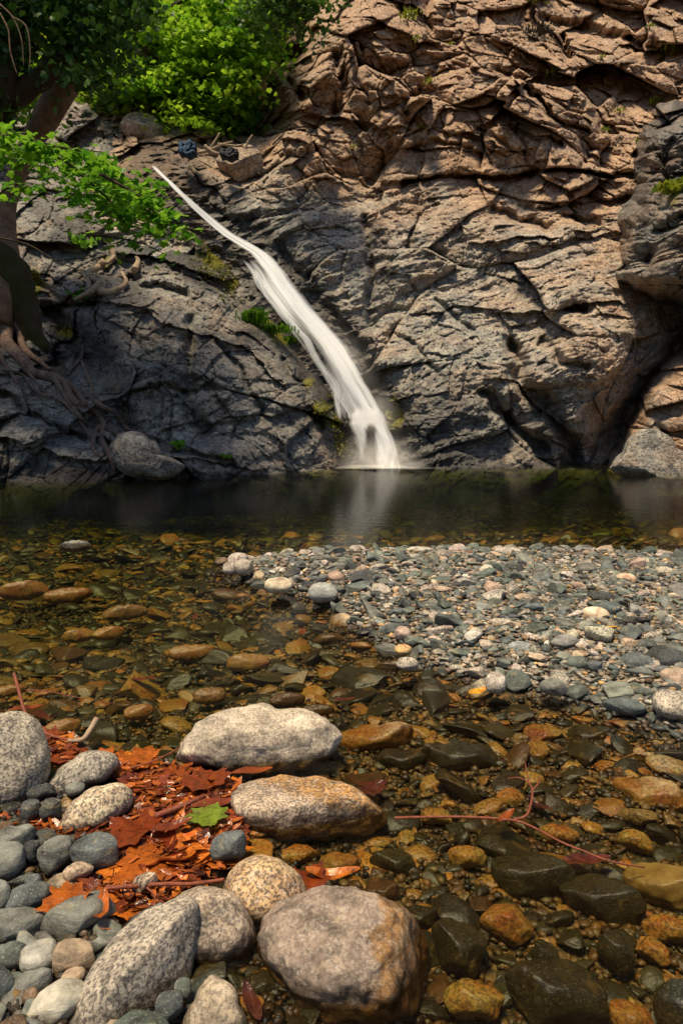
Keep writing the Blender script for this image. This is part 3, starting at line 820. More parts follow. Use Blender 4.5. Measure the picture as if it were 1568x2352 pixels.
def S(x0, x1, y0, y1, col, label, z0=0.0, kind='stone', gran=None, jit=.08, thick=.9, round_=False, group=None, lift=0.0, p=2.6, sub=5, rot=0.0, rough=None):
    sd_ = int(x0 * 7 + y1 * 3)
    r = np.random.default_rng(sd_)
    fs = [((r.uniform(-.6, .6), .6, .7), .72)] if round_ else [((r.uniform(-.4, .4), .9, .6), r.uniform(.42, .6)), ((r.uniform(-.8, -.2), -.3, .8), r.uniform(.48, .66)), ((r.uniform(.2, .8), -.3, .8), r.uniform(.48, .66)), ((r.uniform(-1, 1), .6, .5), .6), ((r.uniform(-.5, .5), -.8, .4), .6)]
    return boulder(kind, ell(x0, x1, y0, y1, sd_, jit=(.04 if round_ else jit), p=p, rot=rot), col, GRAN.get(col, .1) if gran is None else gran, ((x0 + x1) / 2, y1 - (y1 - y0) * .12), label, kind,
                   thick=thick, z0=z0, facets_=fs, rough=(.05 if round_ else .07) if rough is None else rough, sub=sub, seed=sd_ % 97, lift=lift, group=group, power=.7 if round_ else .5)

# dry stones of the left bank
_S = S
def S(*a, **k):
    k.setdefault('lift', .018); return _S(*a, **k)
S(98, 272, 2074, 2172, GREY, 'large grey green angular stone beside the long pale slab')
S(170, 273, 1928, 2026, BLUE, 'blue grey block at the left edge of the orange leaf litter')
S(90, 166, 1935, 2023, GREY, 'wedge shaped grey stone standing left of the blue grey block')
S(-22, 82, 1917, 1976, GREY, 'grey stone with a flat top, uppermost on the left bank')
S(-40, 56, 1955, 2042, GREY, 'rounded grey stone cut by the left edge, below the flat topped one', round_=True)
S(56, 92, 1944, 2003, SLATE, 'thin dark slate wedged upright between two grey stones')
S(14, 116, 2050, 2106, BLUE, 'dark blue grey stone left of the large angular grey one', round_=True)
S(-40, 104, 2108, 2200, GREY, 'wide flat light grey stone at the left edge')
S(-30, 62, 2192, 2252, GREEN, 'green grey rounded stone below the wide flat light one', round_=True)
S(50, 134, 2183, 2252, (.33, .32, .28), 'smooth light grey stone between green grey and brown stones', round_=True)
S(120, 218, 2178, 2262, (.36, .27, .18), 'tan stone with a brown shaded front left of the long slab')
S(143, 198, 2246, 2282, TAN, 'small smooth orange tan stone tucked against the long slab', round_=True, gran=.1)
S(18, 120, 2256, 2318, GREY, 'slanting grey pebble near the lower left corner')
S(-50, 36, 2244, 2330, BLUE, 'blue grey stone cut by the left edge near the bottom')
S(62, 214, 2280, 2380, (.36, .34, .28), 'pale mottled stone cut by the bottom edge left of the long slab')
S(55, 88, 2293, 2328, BROWN, 'small round brown pebble in the lower left corner', round_=True)
boulder('stone', [(425, 2390), (450, 2295), (488, 2248), (506, 2260), (545, 2318), (566, 2390)], (.42, .34, .24), .6, (490, 2360), 'pointed tan stone at the bottom edge right of the long slab', rough=.07, seed=23)
S(360, 422, 2300, 2372, BLUE, 'blue grey stone at the bottom edge against the long slab')
S(400, 440, 2270, 2315, GREEN, 'small green grey stone right of the long slab base', round_=True)
S(-30, 22, 2044, 2112, GREY, 'grey stone at the left edge beside the dark blue grey one', round_=True)
S(60, 95, 2026, 2058, BLUE, 'small blue pebble above the dark blue grey stone', round_=True)
S(48, 92, 1850, 1902, SLATE, 'glossy wet black stone at the foot of the tall left boulder')
S(94, 142, 1846, 1902, SLATE, 'wet black slate leaning beside the glossy black stone')
S(66, 130, 1816, 1858, SLATE, 'dark wet stone below the upper speckled granite')
S(152, 195, 1812, 1842, GREY, 'small grey stone between the two speckled granites', round_=True)
S(480, 566, 1923, 1998, BLUE, 'dark blue stone with a white crest standing in the leaf litter')
S(304, 362, 2024, 2068, TAN, 'small orange granite pebble in the leaf litter', gran=.9)
S(150, 215, 1998, 2040, TAN, 'small knobbly tan stone below the blue grey block', gran=.6)
S(210, 270, 2170, 2205, GREY, 'low grey stone under the large angular grey stone')
S(20, 90, 2028, 2050, GREEN, 'thin green grey stone above the dark blue grey one')
S = _S
# stones under the water
sub_specs = [(725, 832, 1934, 1990, OCHRE, 'ochre granite stone in shallow water below the half submerged boulder'), (1004, 1158, 2222, 2312, GOLD, 'golden speckled granite under water right of the biggest boulder'),
    (1168, 1402, 2180, 2335, DKGREEN, 'large dark green slab with a yellow vein under water, lower right'), (1108, 1220, 2050, 2132, OCHRE, 'orange granite under water above the large dark green slab'),
    (998, 1122, 2084, 2205, DKGREEN, 'dark blocky stone under water touching the right of the biggest boulder'), (1034, 1128, 1914, 1968, GOLD, 'speckled golden stone under water below the long red twig'),
    (1138, 1208, 1788, 1842, GOLD, 'golden granite under water left of the forked twig'), (1412, 1575, 1768, 1860, OCHRE, 'wide ochre stone under water by the right edge'),
    (1138, 1308, 1942, 2038, DKGREEN, 'dark slab under water below the knot of the red twig'), (1438, 1600, 1958, 2056, (.50, .44, .27), 'pale yellow granite under water at the right edge'),
    (1288, 1482, 1988, 2092, DKGREEN, 'long dark slab under water beneath the end of the red twig'), (770, 965, 1648, 1712, OCHRE, 'ochre granite ledge under water right of the whitish boulder'),
    (1288, 1412, 1652, 1698, DKGREEN, 'flat dark green stone under water at the foot of the gravel bar'), (978, 1168, 1688, 1760, DKGREEN, 'dark foliated slab under water with a shadowed end'),
    (858, 982, 1700, 1752, SLATE, 'dark stone under water right of the whitish boulder'), (1512, 1620, 2220, 2380, DKGREEN, 'dark stone under water in the lower right corner'),
    (828, 925, 1990, 2056, BROWN, 'brown slab under water right of the round orange boulder'), (640, 725, 1918, 1960, GOLD, 'yellow stone in shallow water left of the ochre granite'),
    (388, 492, 1466, 1502, OCHRE, 'flat orange stone in mid pool, under water left of the pale oval one'), (518, 624, 1494, 1534, (.60, .44, .26), 'pale oval stone standing highest in the middle of the pool'),
    (146, 212, 1430, 1462, GOLD, 'golden flat stone under water, left of a touching pair'), (214, 284, 1426, 1456, GOLD, 'golden flat stone under water, right of a touching pair'),
    (282, 352, 1600, 1634, OCHRE, 'ochre oval pebble under water above the left twig'), (104, 184, 1634, 1668, OCHRE, 'ochre oval pebble under water right of the red twig'),
    (443, 520, 1562, 1600, TAN, 'tan speckled pebble under water above the whitish boulder'), (600, 700, 2280, 2360, OCHRE, 'small ochre speckled stone at the bottom between the boulders'),
    (140, 210, 1238, 1262, GREY, 'flat grey stone just breaking the surface of the far pool'), (1380, 1460, 2100, 2200, DKGREEN, 'dark stone under water left of the yellow one near the right edge'),
    (1460, 1540, 2130, 2175, GOLD, 'yellow green stone under water near the right edge'), (1220, 1290, 2130, 2185, DKGREEN, 'small dark stone under water above the large dark green slab'),
    (1230, 1330, 1868, 1912, GOLD, 'golden stone under water touching the red twig'), (960, 1040, 1835, 1870, GOLD, 'small yellow stone under water above the red twig'),
    (850, 960, 1932, 1975, DKGREEN, 'dark green flat stone under water right of the ochre granite'), (1400, 1500, 2270, 2340, OCHRE, 'orange block under water near the lower right corner'),
    (910, 1010, 2052, 2100, DKGREEN, 'dark flat stone under water behind the biggest boulder'), (1480, 1600, 2075, 2135, GOLD, 'speckled golden stone under water at the right edge'),
    (0, 110, 1325, 1365, OCHRE, 'long orange stone under water at the left of the pool'), (100, 210, 1340, 1372, OCHRE, 'orange slab under water in the left pool'),
    (230, 340, 1380, 1410, TAN, 'tan slab under water in the middle left pool'), (-30, 60, 1558, 1582, OCHRE, 'orange stone under water behind the left twig'), (720, 800, 1480, 1506, GREY, 'grey flat stone under water in the glare patch'),
    (620, 700, 1573, 1606, BROWN, 'brown oval pebble under water right of the tan speckled one'), (560, 640, 2190, 2300, DKGREEN, 'dark wedge stone under water between slab and biggest boulder'),
    (690, 770, 1600, 1625, BROWN, 'thin brown slate under water above the whitish boulder'), (1420, 1500, 1880, 1930, GOLD, 'golden pebble under water right of the red twig')]
for q in sub_specs:
    zz = float(bed_z(*at_z((q[0] + q[1]) / 2, q[3])[:2])) if q[2] < 1500 and q[2] > 1300 else -.03
    S(*q[:5], q[5], z0=max(zz, -.06), lift=(-.015 if 'breaking' in q[5] or 'highest' in q[5] else -.03), round_=q[2] < 1640, thick=.5 if q[2] < 1640 else .85, jit=.13, sub=5, rough=.10)
# marked stones of the gravel bar
isl_specs = [(1114, 1160, 1544, 1592, WHITE, 'upright white quartz stone at the near edge of the gravel bar'), (1500, 1600, 1588, 1652, PALE, 'speckled granite boulder on the gravel bar at the right edge'),
    (1518, 1610, 1536, 1590, PINK, 'pinkish stone on the gravel bar at the right edge above the speckled granite'), (1480, 1580, 1484, 1562, SLATE, 'dark slate slab leaning on the gravel bar at the right edge'),
    (1334, 1398, 1394, 1442, (.62, .50, .34), 'smooth cream stone on the gravel bar above the curled leaf'), (1120, 1182, 1420, 1462, PALE, 'round pale granite in the middle of the gravel bar'),
    (1174, 1228, 1364, 1402, TAN, 'orange tan stone on the gravel bar left of a pale one'), (1412, 1460, 1317, 1350, (.60, .42, .28), 'smooth apricot stone on the right of the gravel bar'),
    (1164, 1232, 1474, 1512, (.33, .36, .35), 'smooth light grey stone on the near half of the gravel bar'), (608, 672, 1326, 1364, (.55, .46, .32), 'oval cream stone on the left tip of the gravel bar'),
    (524, 572, 1270, 1302, WHITE, 'white pebble, highest on the left tip of the gravel bar'), (512, 546, 1290, 1322, PALE, 'pale round pebble at the left tip of the gravel bar'),
    (538, 580, 1284, 1322, PALE, 'oblong pale pebble leaning near the left tip'), (494, 526, 1280, 1300, BROWN, 'brown pebble farthest out at the left tip'), (708, 776, 1338, 1384, (.40, .41, .38), 'pale grey cracked stone near the left of the gravel bar'),
    (1220, 1266, 1370, 1402, PALE, 'pale stone on the gravel bar right of the orange tan one'), (1042, 1092, 1432, 1470, GREEN, 'green grey block in the middle of the gravel bar'), (980, 1050, 1325, 1358, GREEN, 'wide green grey slab on the far half of the gravel bar'),
    (1110, 1160, 1340, 1366, PALE, 'pale pebble on the far half of the gravel bar'), (1262, 1320, 1252, 1280, GREY, 'pointed grey stone standing up on the far edge of the gravel bar'), (1130, 1200, 1258, 1282, WHITE, 'whitish wedge on the far edge of the gravel bar'),
    (800, 840, 1252, 1280, WHITE, 'round white stone on the far edge of the gravel bar'), (930, 1000, 1256, 1280, (.42, .40, .34), 'flat pale stone on the far edge of the gravel bar'), (1300, 1352, 1505, 1545, GREEN, 'green grey stone on the near half of the bar'),
    (1420, 1500, 1500, 1560, BLUE, 'blue grey stone left of the leaning slate slab'), (1240, 1300, 1560, 1600, GREY, 'grey boulder near the water edge of the gravel bar'), (910, 960, 1510, 1540, PALE, 'pale pebble where the gravel bar meets the water'),
    (905, 945, 1480, 1506, OCHRE, 'ochre pebble where the gravel bar meets the water'), (1480, 1580, 1432, 1470, GREEN, 'long green grey stone on the right of the gravel bar')]
for q in isl_specs:
    S(*q[:5], q[5], z0=.045, kind='pebble', round_=q[4] not in (GREEN, SLATE, GREY, BLUE), jit=.10, sub=4)

# boulders at the far shore
def far_boulder(outline, dY, label, warm_, wet_, seed, thick=1.0, fc=(), vs=None):
    o = np.array(outline, float); c = (o.max(0) + o.min(0)) / 2
    p = on_surface(vs if vs is not None else CL_V, c[0], c[1], 8)
    Y = (p[1] if p is not None else float(plane_Y(c[0], c[1]))) + dY
    d = ray(c[0], c[1]); cen = CAM + d * (Y / d[1]); dist = (cen - CAM) @ FW
    q = o - c; th = np.arctan2(-q[:, 1], q[:, 0]); rr = np.hypot(q[:, 0], q[:, 1]); s = np.argsort(th)
    th3 = np.concatenate([th[s] - 2 * np.pi, th[s], th[s] + 2 * np.pi]); r3 = np.concatenate([rr[s]] * 3)
    V, Fc = ICO[6]; ang = np.arctan2(V[:, 1], V[:, 0]); cp = np.hypot(V[:, 0], V[:, 1])
    rad = np.interp(ang, th3, r3) / F * dist
    T = thick * min((o.max(0) - o.min(0))) / 2 / F * dist * 1.2
    L = np.stack([rad * cp ** .6 * np.cos(ang), rad * cp ** .6 * np.sin(ang), T * V[:, 2]], 1)
    for n, dd in fc:
        n = unit(np.array(n, float)); lim = dd * rad.mean(); e = np.maximum(L @ n - lim, 0); L = L - n * (e * .9)[:, None]
    L = L * (1 + .10 * fbm3(L, 4, 1.6, seed))[:, None] + .03 * fbm3(L, 4, 7, seed + 1)[:, None] * V
    fwd = unit(d); right = unit(np.cross(fwd, [0, 0, 1])); up = np.cross(right, fwd)
    P = L[:, :1] * right + L[:, 1:2] * up - L[:, 2:3] * fwd
    n_ = len(P)
    ob = mesh_np('boulder', P, Fc, M_ROCK, attrs={'warm': np.full(n_, warm_), 'wet': np.full(n_, wet_), 'moss': np.zeros(n_), 'pale': np.full(n_, .4)})
    ob.location = cen
    tag(ob, label, 'boulder')
    return ob
far_boulder([(498, 372), (530, 348), (580, 338), (600, 352), (605, 378), (570, 402), (545, 415), (520, 400)], -.3, 'angular yellowish boulder in the gully right of the top of the waterfall', .55, 0, 31.0, fc=[((0, .8, .6), .6), ((.6, -.3, .8), .6)])
far_boulder([(280, 290), (300, 268), (335, 262), (365, 280), (385, 305), (382, 330), (330, 320), (285, 308)], -.4, 'golden boulder under the green tree above the waterfall', .8, 0, 37.0, fc=[((0, .9, .4), .6)])
far_boulder([(258, 1025), (275, 998), (310, 992), (345, 1010), (370, 1045), (420, 1070), (405, 1092), (330, 1094), (275, 1075)], -.3, 'rounded grey boulder at the water edge beside the hanging roots', .2, .1, 41.0, vs=OUT_V)
far_boulder([(1408, 1078), (1435, 1040), (1452, 1000), (1480, 984), (1520, 998), (1545, 1030), (1590, 1075), (1580, 1100), (1480, 1096), (1420, 1090)], -.35, 'blue grey boulder at the right end of the far shore', .1, .1, 43.0, fc=[((.3, .3, .9), .6)], vs=LOW_V)
far_boulder([(835, 990), (842, 965), (858, 962), (866, 990), (866, 1040), (850, 1066), (838, 1050)], -.12, 'dark wet rock parting the foot of the waterfall', .4, .8, 47.0, thick=1.2)

# ------------------------------------------------------------------ scattered stones
occ = {}
CELL = .25
def occ_add(x, y, r):
    occ.setdefault((int(x // CELL), int(y // CELL)), []).append((x, y, r))
def occ_hit(x, y, r, k):
    i, j = int(x // CELL), int(y // CELL)
    for a in (i - 1, i, i + 1):
        for b in (j - 1, j, j + 1):
            for (ox, oy, orr) in occ.get((a, b), ()):
                if (ox - x) ** 2 + (oy - y) ** 2 < (k * (r + orr)) ** 2: return True
    return False
for (x, y, r) in occupied: occ_add(x, y, r * .85)

lit = [(285, 1750), (340, 1735), (420, 1765), (520, 1780), (545, 1800), (530, 1830), (500, 1860), (540, 1900), (560, 1930), (510, 1980), (440, 2030), (400, 2060), (330, 2100), (270, 2090), (140, 2075), (140, 2040), (210, 2030), (280, 2010), (280, 1960), (250, 1925), (60, 1915), (-20, 1900), (20, 1870), (120, 1905), (260, 1900), (310, 1850), (290, 1800), (270, 1775), (110, 1745), (115, 1690), (200, 1735)]
litg = [tuple(p[:2]) for p in at_z(np.array([p[0] for p in lit]), np.array([p[1] for p in lit]))]
stones = []   # x, y, r, zone(0 bed,1 bar,2 bank)
bank_px = [(-400, 1880), (60, 1905), (200, 1925), (290, 1990), (300, 2030), (220, 2060), (330, 2110), (480, 2200), (580, 2352), (600, 2700), (-400, 2700)]
bank = [tuple(p[:2]) for p in at_z(np.array([p[0] for p in bank_px]), np.array([p[1] for p in bank_px]))]
def half_w(y): return .62 * y + .95
for (rlo, rhi, n, kk) in ((.055, .095, 3200, .84), (.032, .055, 20000, .76), (.018, .032, 105000, .68)):
    yy = .75 + (12.5 - .75) * rng.random(n) ** 1.35
    xx = (rng.random(n) * 2 - 1) * half_w(yy)
    rr = rlo + (rhi - rlo) * rng.random(n) ** 1.5
    inl = sdf(xx, yy, litg) > -.01; si = sdf(xx, yy, isl); sb = sdf(xx, yy, bank)
    for x, y, r, a, b, il in zip(xx, yy, rr, si, sb, inl):
        if il and r > .024: continue
        zone = 1 if a > -.02 else (2 if b > 0 else 0)
        if zone == 1: r *= .68
        if zone == 2: r *= .95
        if zone == 0 and y < 2.4: r *= .82
        if zone == 2 and rlo < .02 and rng.random() < .55: continue
        if zone == 0 and y > 4.8 and r < .023: continue
        if zone == 0 and 2.4 < y and r > .06 and rng.random() < .5: continue
        if r < .012: continue
        if not occ_hit(x, y, r, kk * (.9 if zone == 2 else 1)):
            occ_add(x, y, r); stones.append((x, y, r, zone))
stones = np.array(stones)
print('scattered stones', len(stones))
sx_, sy_, sr_, sz_ = stones.T
PAL1 = [(GREY, .30), (GREEN, .24), (BLUE, .14), (SLATE, .08), (PALE, .13), (WHITE, .05), (TAN, .04), (PINK, .02)]
PAL0 = [(DKGREEN, .36), (SLATE, .14), (BROWN, .08), (OCHRE, .10), (GOLD, .16), (PALE, .07), (GREEN, .09)]
PAL2 = [(GREY, .35), (GREEN, .25), (BLUE, .2), (BROWN, .1), (TAN, .1)]
keys = [[k for k, _ in P] for P in (PAL0, PAL1, PAL2)]
probs = [np.array([p for _, p in P]) / sum(p for _, p in P) for P in (PAL0, PAL1, PAL2)]
cidx = [rng.choice(len(keys[int(z)]), p=probs[int(z)]) for z in sz_]
NV = 14
PROTO = {}
for sub in (2, 3, 4):
    PROTO[sub] = [shape_stone(ICO[sub][0], 50 + k, k >= 11) for k in range(NV)]

def stone_xform(n, r, flat_lo=.38, flat_hi=.7, tilt=.28, g=rng):
    sx = r * g.uniform(1.05, 1.5, n); sy = r * g.uniform(.75, 1.05, n); sz = r * g.uniform(flat_lo, flat_hi, n)
    return sx, sy, sz, g.uniform(0, 6.283, n), g.normal(0, tilt, n), g.normal(0, tilt, n)

def rotm(yaw, a, b):
    cz, sz = np.cos(yaw), np.sin(yaw); ca, sa = np.cos(a), np.sin(a); cb, sb = np.cos(b), np.sin(b)
    Rz = np.array([[cz, -sz, 0], [sz, cz, 0], [0, 0, 1]]); Rx = np.array([[1, 0, 0], [0, ca, -sa], [0, sa, ca]]); Ry = np.array([[cb, 0, sb], [0, 1, 0], [-sb, 0, cb]])
    return Rx @ Ry @ Rz

n = len(stones)
SX, SY, SZ, YAW, TA, TB = stone_xform(n, sr_)
# stones of the bed lie mostly with their long side across the view, like shingled slates
YAW = np.where(sz_ == 0, rng.normal(0, .5, n), YAW)
SZ = np.where(sz_ == 0, SZ * .8, SZ)
z_s = bed_z(sx_, sy_) + SZ * .55
px_, py_, zz_ = project(np.stack([sx_, sy_, z_s], 1))
apparent = sr_ / zz_ * F
vis = (px_ > -10) & (px_ < 1578) & (py_ < 2360)
variant = rng.integers(0, NV, n)
gran_of = lambda c: GRAN.get(c, .08)
colj = rng.uniform(.78, 1.22, (n, 1)) * rng.uniform(.94, 1.06, (n, 3))

chosen = set()
counts = {0: 150, 1: 255, 2: 35}
for zc in (0, 1, 2):
    idx = np.where((sz_ == zc) & vis)[0]
    idx = idx[np.argsort(-apparent[idx])][:counts[zc]]
    chosen |= set(idx.tolist())
protomesh = {}
def zone_words(zc, px, py):
    if zc == 1:
        side = 'left part' if px < 850 else ('middle' if px < 1250 else 'right part')
        dep = 'far edge' if py < 1330 else ('far half' if py < 1430 else 'near half')
        return f'on the {dep}, {side} of the gravel bar', 'pebbles of the gravel bar'
    if zc == 2: return 'among the dry stones of the left bank', 'small stones of the left bank'
    side = 'left' if px < 520 else ('middle' if px < 1050 else 'right')
    dep = 'far pool' if py < 1330 else ('pool beside the gravel bar' if py < 1620 else ('shallows beyond the boulders' if py < 1900 else 'foreground shallows'))
    return f'under the {side} {dep}', 'stones of the stream bed'
def make_stone_object(i):
    v = int(variant[i])
    if v not in protomesh:
        protomesh[v] = mesh_np('stone', PROTO[4][v], ICO[4][1], M_STONE, link=False)
    o = bpy.data.objects.new('stone', protomesh[v])
    return o
from mathutils import Matrix
for i in sorted(chosen):
    o = make_stone_object(i)
    C.objects.link(o)
    Rm = rotm(YAW[i], TA[i], TB[i]) @ np.diag([SX[i], SY[i], SZ[i]])
    M4 = Matrix.Identity(4)
    o.location = (sx_[i], sy_[i], z_s[i])
    o.scale = (SX[i], SY[i], SZ[i])
    o.rotation_euler = Matrix(rotm(YAW[i], TA[i], TB[i]).tolist()).to_euler()
    zc = int(sz_[i]); c = keys[zc][cidx[i]]
    cc = np.array(c) * colj[i]
    o.color = (cc[0], cc[1], cc[2], gran_of(c))
    wz, gp = zone_words(zc, px_[i], py_[i])
    shp = 'rounded' if variant[i] >= 11 else 'angular'
    if zc == 1: o.name = 'pebble'
    tag(o, f"{shp} {CNAME[c]} {'pebble' if zc == 1 else 'stone'} {wz}", 'pebble' if zc == 1 else 'stone', gp)

def merged(name, idx, mat, sub_of):
    Vs, Fs, Cs = [], [], []; off = 0
    for i in idx:
        s = sub_of(i)
        V = PROTO[s][variant[i]] if s > 1 else None
        P = V * np.array([SX[i], SY[i], SZ[i]]) @ rotm(YAW[i], TA[i], TB[i]).T + np.array([sx_[i], sy_[i], z_s[i]])
        c = keys[int(sz_[i])][cidx[i]]; cc = np.append(np.array(c) * colj[i], gran_of(c))
        Vs.append(P); Fs.append(ICO[s][1] + off); Cs.append(np.repeat(cc[None], len(P), 0)); off += len(P)
    return mesh_np(name, np.concatenate(Vs), np.concatenate(Fs), mat, col=np.concatenate(Cs))
rest = np.array([i for i in range(n) if i not in chosen])
tag(merged('gravel', rest[sz_[rest] == 1], M_GRAVEL, lambda i: 3 if apparent[i] > 9 else 2), 'smaller grey and pale stones heaped over the gravel bar', 'gravel', kind='stuff')
tag(merged('bed_stones', rest[sz_[rest] == 0], M_GRAVEL, lambda i: 3 if apparent[i] > 9 else 2), 'smaller ochre and dark stones covering the stream bed under water', 'stones', kind='stuff')
tag(merged('bank_pebbles', rest[sz_[rest] == 2], M_GRAVEL, lambda i: 3 if apparent[i] > 12 else 2), 'smaller stones between the big ones on the left bank', 'stones', kind='stuff')

# fine gravel filling the gaps
nf = 44000
fyy = .75 + 4.2 * rng.random(nf) ** 1.3
fxx = (rng.random(nf) * 2 - 1) * half_w(fyy)
fr_ = rng.uniform(.004, .011, nf) * (1 + .25 * fyy * .4)
V1, F1 = ICO[1]
q = rng.integers(0, 6, nf)
prot = [V1 * (1 + .35 * np.random.default_rng(k).uniform(-1, 1, (len(V1), 1))) for k in range(6)]
BASE = np.stack([prot[k] for k in q])
scl = np.stack([fr_ * rng.uniform(.9, 1.5, nf), fr_ * rng.uniform(.8, 1.2, nf), fr_ * rng.uniform(.5, .9, nf)], 1)
P = BASE * scl[:, None, :]
ya = rng.uniform(0, 6.28, nf); cy_, sy2 = np.cos(ya)[:, None], np.sin(ya)[:, None]
P = np.stack([P[..., 0] * cy_ - P[..., 1] * sy2, P[..., 0] * sy2 + P[..., 1] * cy_, P[..., 2]], -1)
fz = bed_z(fxx, fyy) + fr_ * .4 + rng.random(nf) * .008
P = P + np.stack([fxx, fyy, fz], 1)[:, None, :]
Fa = (F1[None] + (np.arange(nf) * len(V1))[:, None, None]).reshape(-1, 3)
pc = np.array([GREY, PALE, TAN, DKGREEN, OCHRE, WHITE, BROWN, PINK])[rng.integers(0, 8, nf)] * rng.uniform(.6, 1.2, (nf, 1))
pc = np.where((fz < .0)[:, None], pc * .5, pc * .75); pc = np.where(((fxx < 0) & (fyy < 1.9))[:, None], pc * .4, pc)
pc = np.concatenate([pc, np.zeros((nf, 1))], 1)
tag(mesh_np('fine_gravel', P.reshape(-1, 3), Fa, M_GRAVEL, col=np.repeat(pc, len(V1), 0)), 'coarse sand and tiny pebbles filling the gaps between the stones', 'gravel', kind='stuff')

# ------------------------------------------------------------------ the waterfall
WF = empty('waterfall', tuple(at_z(870, 1070)))
tag(WF, 'silky white waterfall sliding down the rock chute into the pool', 'waterfall')
ctr_cache = {}
def main_Y(px, py):
    px = np.asarray(px, float); py = np.asarray(py, float)
    return plane_Y(px, py) + rbf(main_ctrl, px, py, 140.0)
def sheet(name, rows, off, dens_fn, nu=40, nv=160, bulge=.10, mat=None):
    """rows: (py, left px, right px) down the fall; a curved sheet of water lying off metres in front of the rock"""
    ys = np.array([r[0] for r in rows], float); ls = np.array([r[1] for r in rows], float); rs = np.array([r[2] for r in rows], float)
    v = np.linspace(0, 1, nv); yy = np.interp(v, np.linspace(0, 1, len(ys)), ys)
    l = np.interp(yy, ys, ls); r = np.interp(yy, ys, rs)
    l = l + 3 * noise2(yy / 30, yy * 0 + 1); r = r + 3 * noise2(yy / 25, yy * 0 + 9)
    u = np.linspace(0, 1, nu)
    U, Vv = np.meshgrid(u, v)
    X = l[:, None] * (1 - U) + r[:, None] * U; Yp = np.repeat(yy[:, None], nu, 1) - 0 * U
    Yd = main_Y(X, Yp) - off - bulge * np.sin(np.pi * U) - .03 * noise2(U * 9, Vv * 3)
    P = at_Y(X, Yp, Yd)
    width = np.linalg.norm(P[:, -1] - P[:, 0], axis=1)
    run = np.concatenate([[0], np.cumsum(np.linalg.norm(np.diff(P[:, nu // 2], axis=0), axis=1))])
    uv = np.stack([(U - .5) * np.maximum(width, .25)[:, None], np.repeat(run[:, None], nu, 1)], -1).reshape(-1, 2)
    d = dens_fn(U, Vv, X, Yp)
    o = mesh_np(name, to_parent(P.reshape(-1, 3), WF), grid_faces(nv, nu), mat or M_FALL, attrs={'dens': d}, uv=uv, parent=WF)
    return o
def edgef(U, a=.18, b=.18): return sstep(0, a, U) * sstep(0, b, 1 - U)
core = [(y, l + (r - l) * (.0 if y < 560 else .28), r) for y, l, r in FALL]
sheet('main_chute', [(372, 342, 352)] + [(y, l - 2 - 8 * (y > 600), r + 2 + 7 * (y > 560) + 6 * (y > 760)) for y, l, r in core if y < 940] + [(950, 818, 892), (985, 822, 900)], .26,
      lambda U, V, X, Y: (.60 + .30 * np.sin(np.pi * np.clip(U * 1.1 - .05, 0, 1)) - .22 * sstep(540, 640, Y) * (1 - U)) * edgef(U, .38, .30) * (1 - .16 * np.clip(noise2(U * 3, V * 9, 5.5) + .3, 0, 1)) * sstep(0, .09, V) * sstep(1.0, .88, V))
sheet('side_strand', [(y, l - 6, r - 18) for y, l, r in FALL if y >= 560], .20, lambda U, V, X, Y: (.50 - .13 * np.cos(V * 11) + .10 * noise2(U * 3, V * 7)) * edgef(U, .10, .1) * sstep(0, .1, V) * sstep(1, .9, V))
sheet('side_strand', [(600, 578, 594), (640, 583, 606), (680, 602, 632), (720, 640, 660), (780, 690, 715), (840, 722, 748), (880, 754, 785), (920, 757, 797), (965, 766, 806)], .30, lambda U, V, X, Y: (.46 + .1 * np.cos(V * 14)) * edgef(U, .2, .2) * sstep(0, .1, V) * sstep(1, .75, V))
sheet('side_strand', [(870, 754, 796), (920, 758, 806), (960, 764, 812), (985, 790, 822)], .24, lambda U, V, X, Y: .46 * edgef(U, .3, .3) * sstep(0, .3, V) * sstep(1, .5, V), nu=30, nv=40)
sheet('lower_curtain', [(905, 812, 866), (935, 806, 884), (955, 792, 900), (975, 786, 908), (1000, 797, 920), (1030, 806, 930), (1060, 811, 937), (1076, 813, 942)], .36,
      lambda U, V, X, Y: np.clip(.84 - .75 * np.exp(-((X - 850) / 14) ** 2) * sstep(965, 990, Y) - .26 * sstep(1000, 1070, Y) * np.abs(np.sin(X / 8 + 2 * noise2(X / 12, Y / 40))), 0, 1) * edgef(U, .28, .34) * sstep(0, .30, V), nu=80, nv=80, bulge=.22)
for k_, (o_, rows_, a_) in enumerate([(.75, [(900, 820, 900), (930, 800, 920), (960, 785, 930), (1000, 785, 945)], .38), (.95, [(985, 780, 930), (1020, 775, 950), (1050, 765, 975), (1076, 755, 1000)], .55), (.62, [(700, 620, 760), (780, 690, 830), (860, 760, 880), (930, 800, 920)], .14)]):
    sheet('spray', rows_, o_, lambda U, V, X, Y: a_ * np.sin(np.pi * U) ** 1.6 * np.sin(np.pi * np.clip(V * (.62 if k_ == 1 else 1), 0, 1)) ** 1.3, nu=30, nv=40, bulge=.3, mat=M_MIST)
# foam where it lands
fp = at_z(875, 1072)
U, A = np.meshgrid(np.linspace(0, 1, 12), np.linspace(0, 2 * np.pi, 60))
FX = fp[0] + .05 + U * np.cos(A) * 1.2; FY = fp[1] - .25 + U * np.sin(A) * .95
fm = np.stack([FX, FY, np.full(FX.shape, .012) + .02 * (1 - U)], -1)
mesh_np('foam', to_parent(fm.reshape(-1, 3), WF), grid_faces(60, 12), M_MIST, attrs={'dens': np.clip((.46 * (1 - U) ** 1.0) * (1 + .9 * noise2(FX * 3, FY * 5)) * (1 - .35 * np.sin(A)**2 * (np.sin(A) < 0)), 0, 1)}, uv=np.stack([FX * .12, FY * .3], -1).reshape(-1, 2), parent=WF)

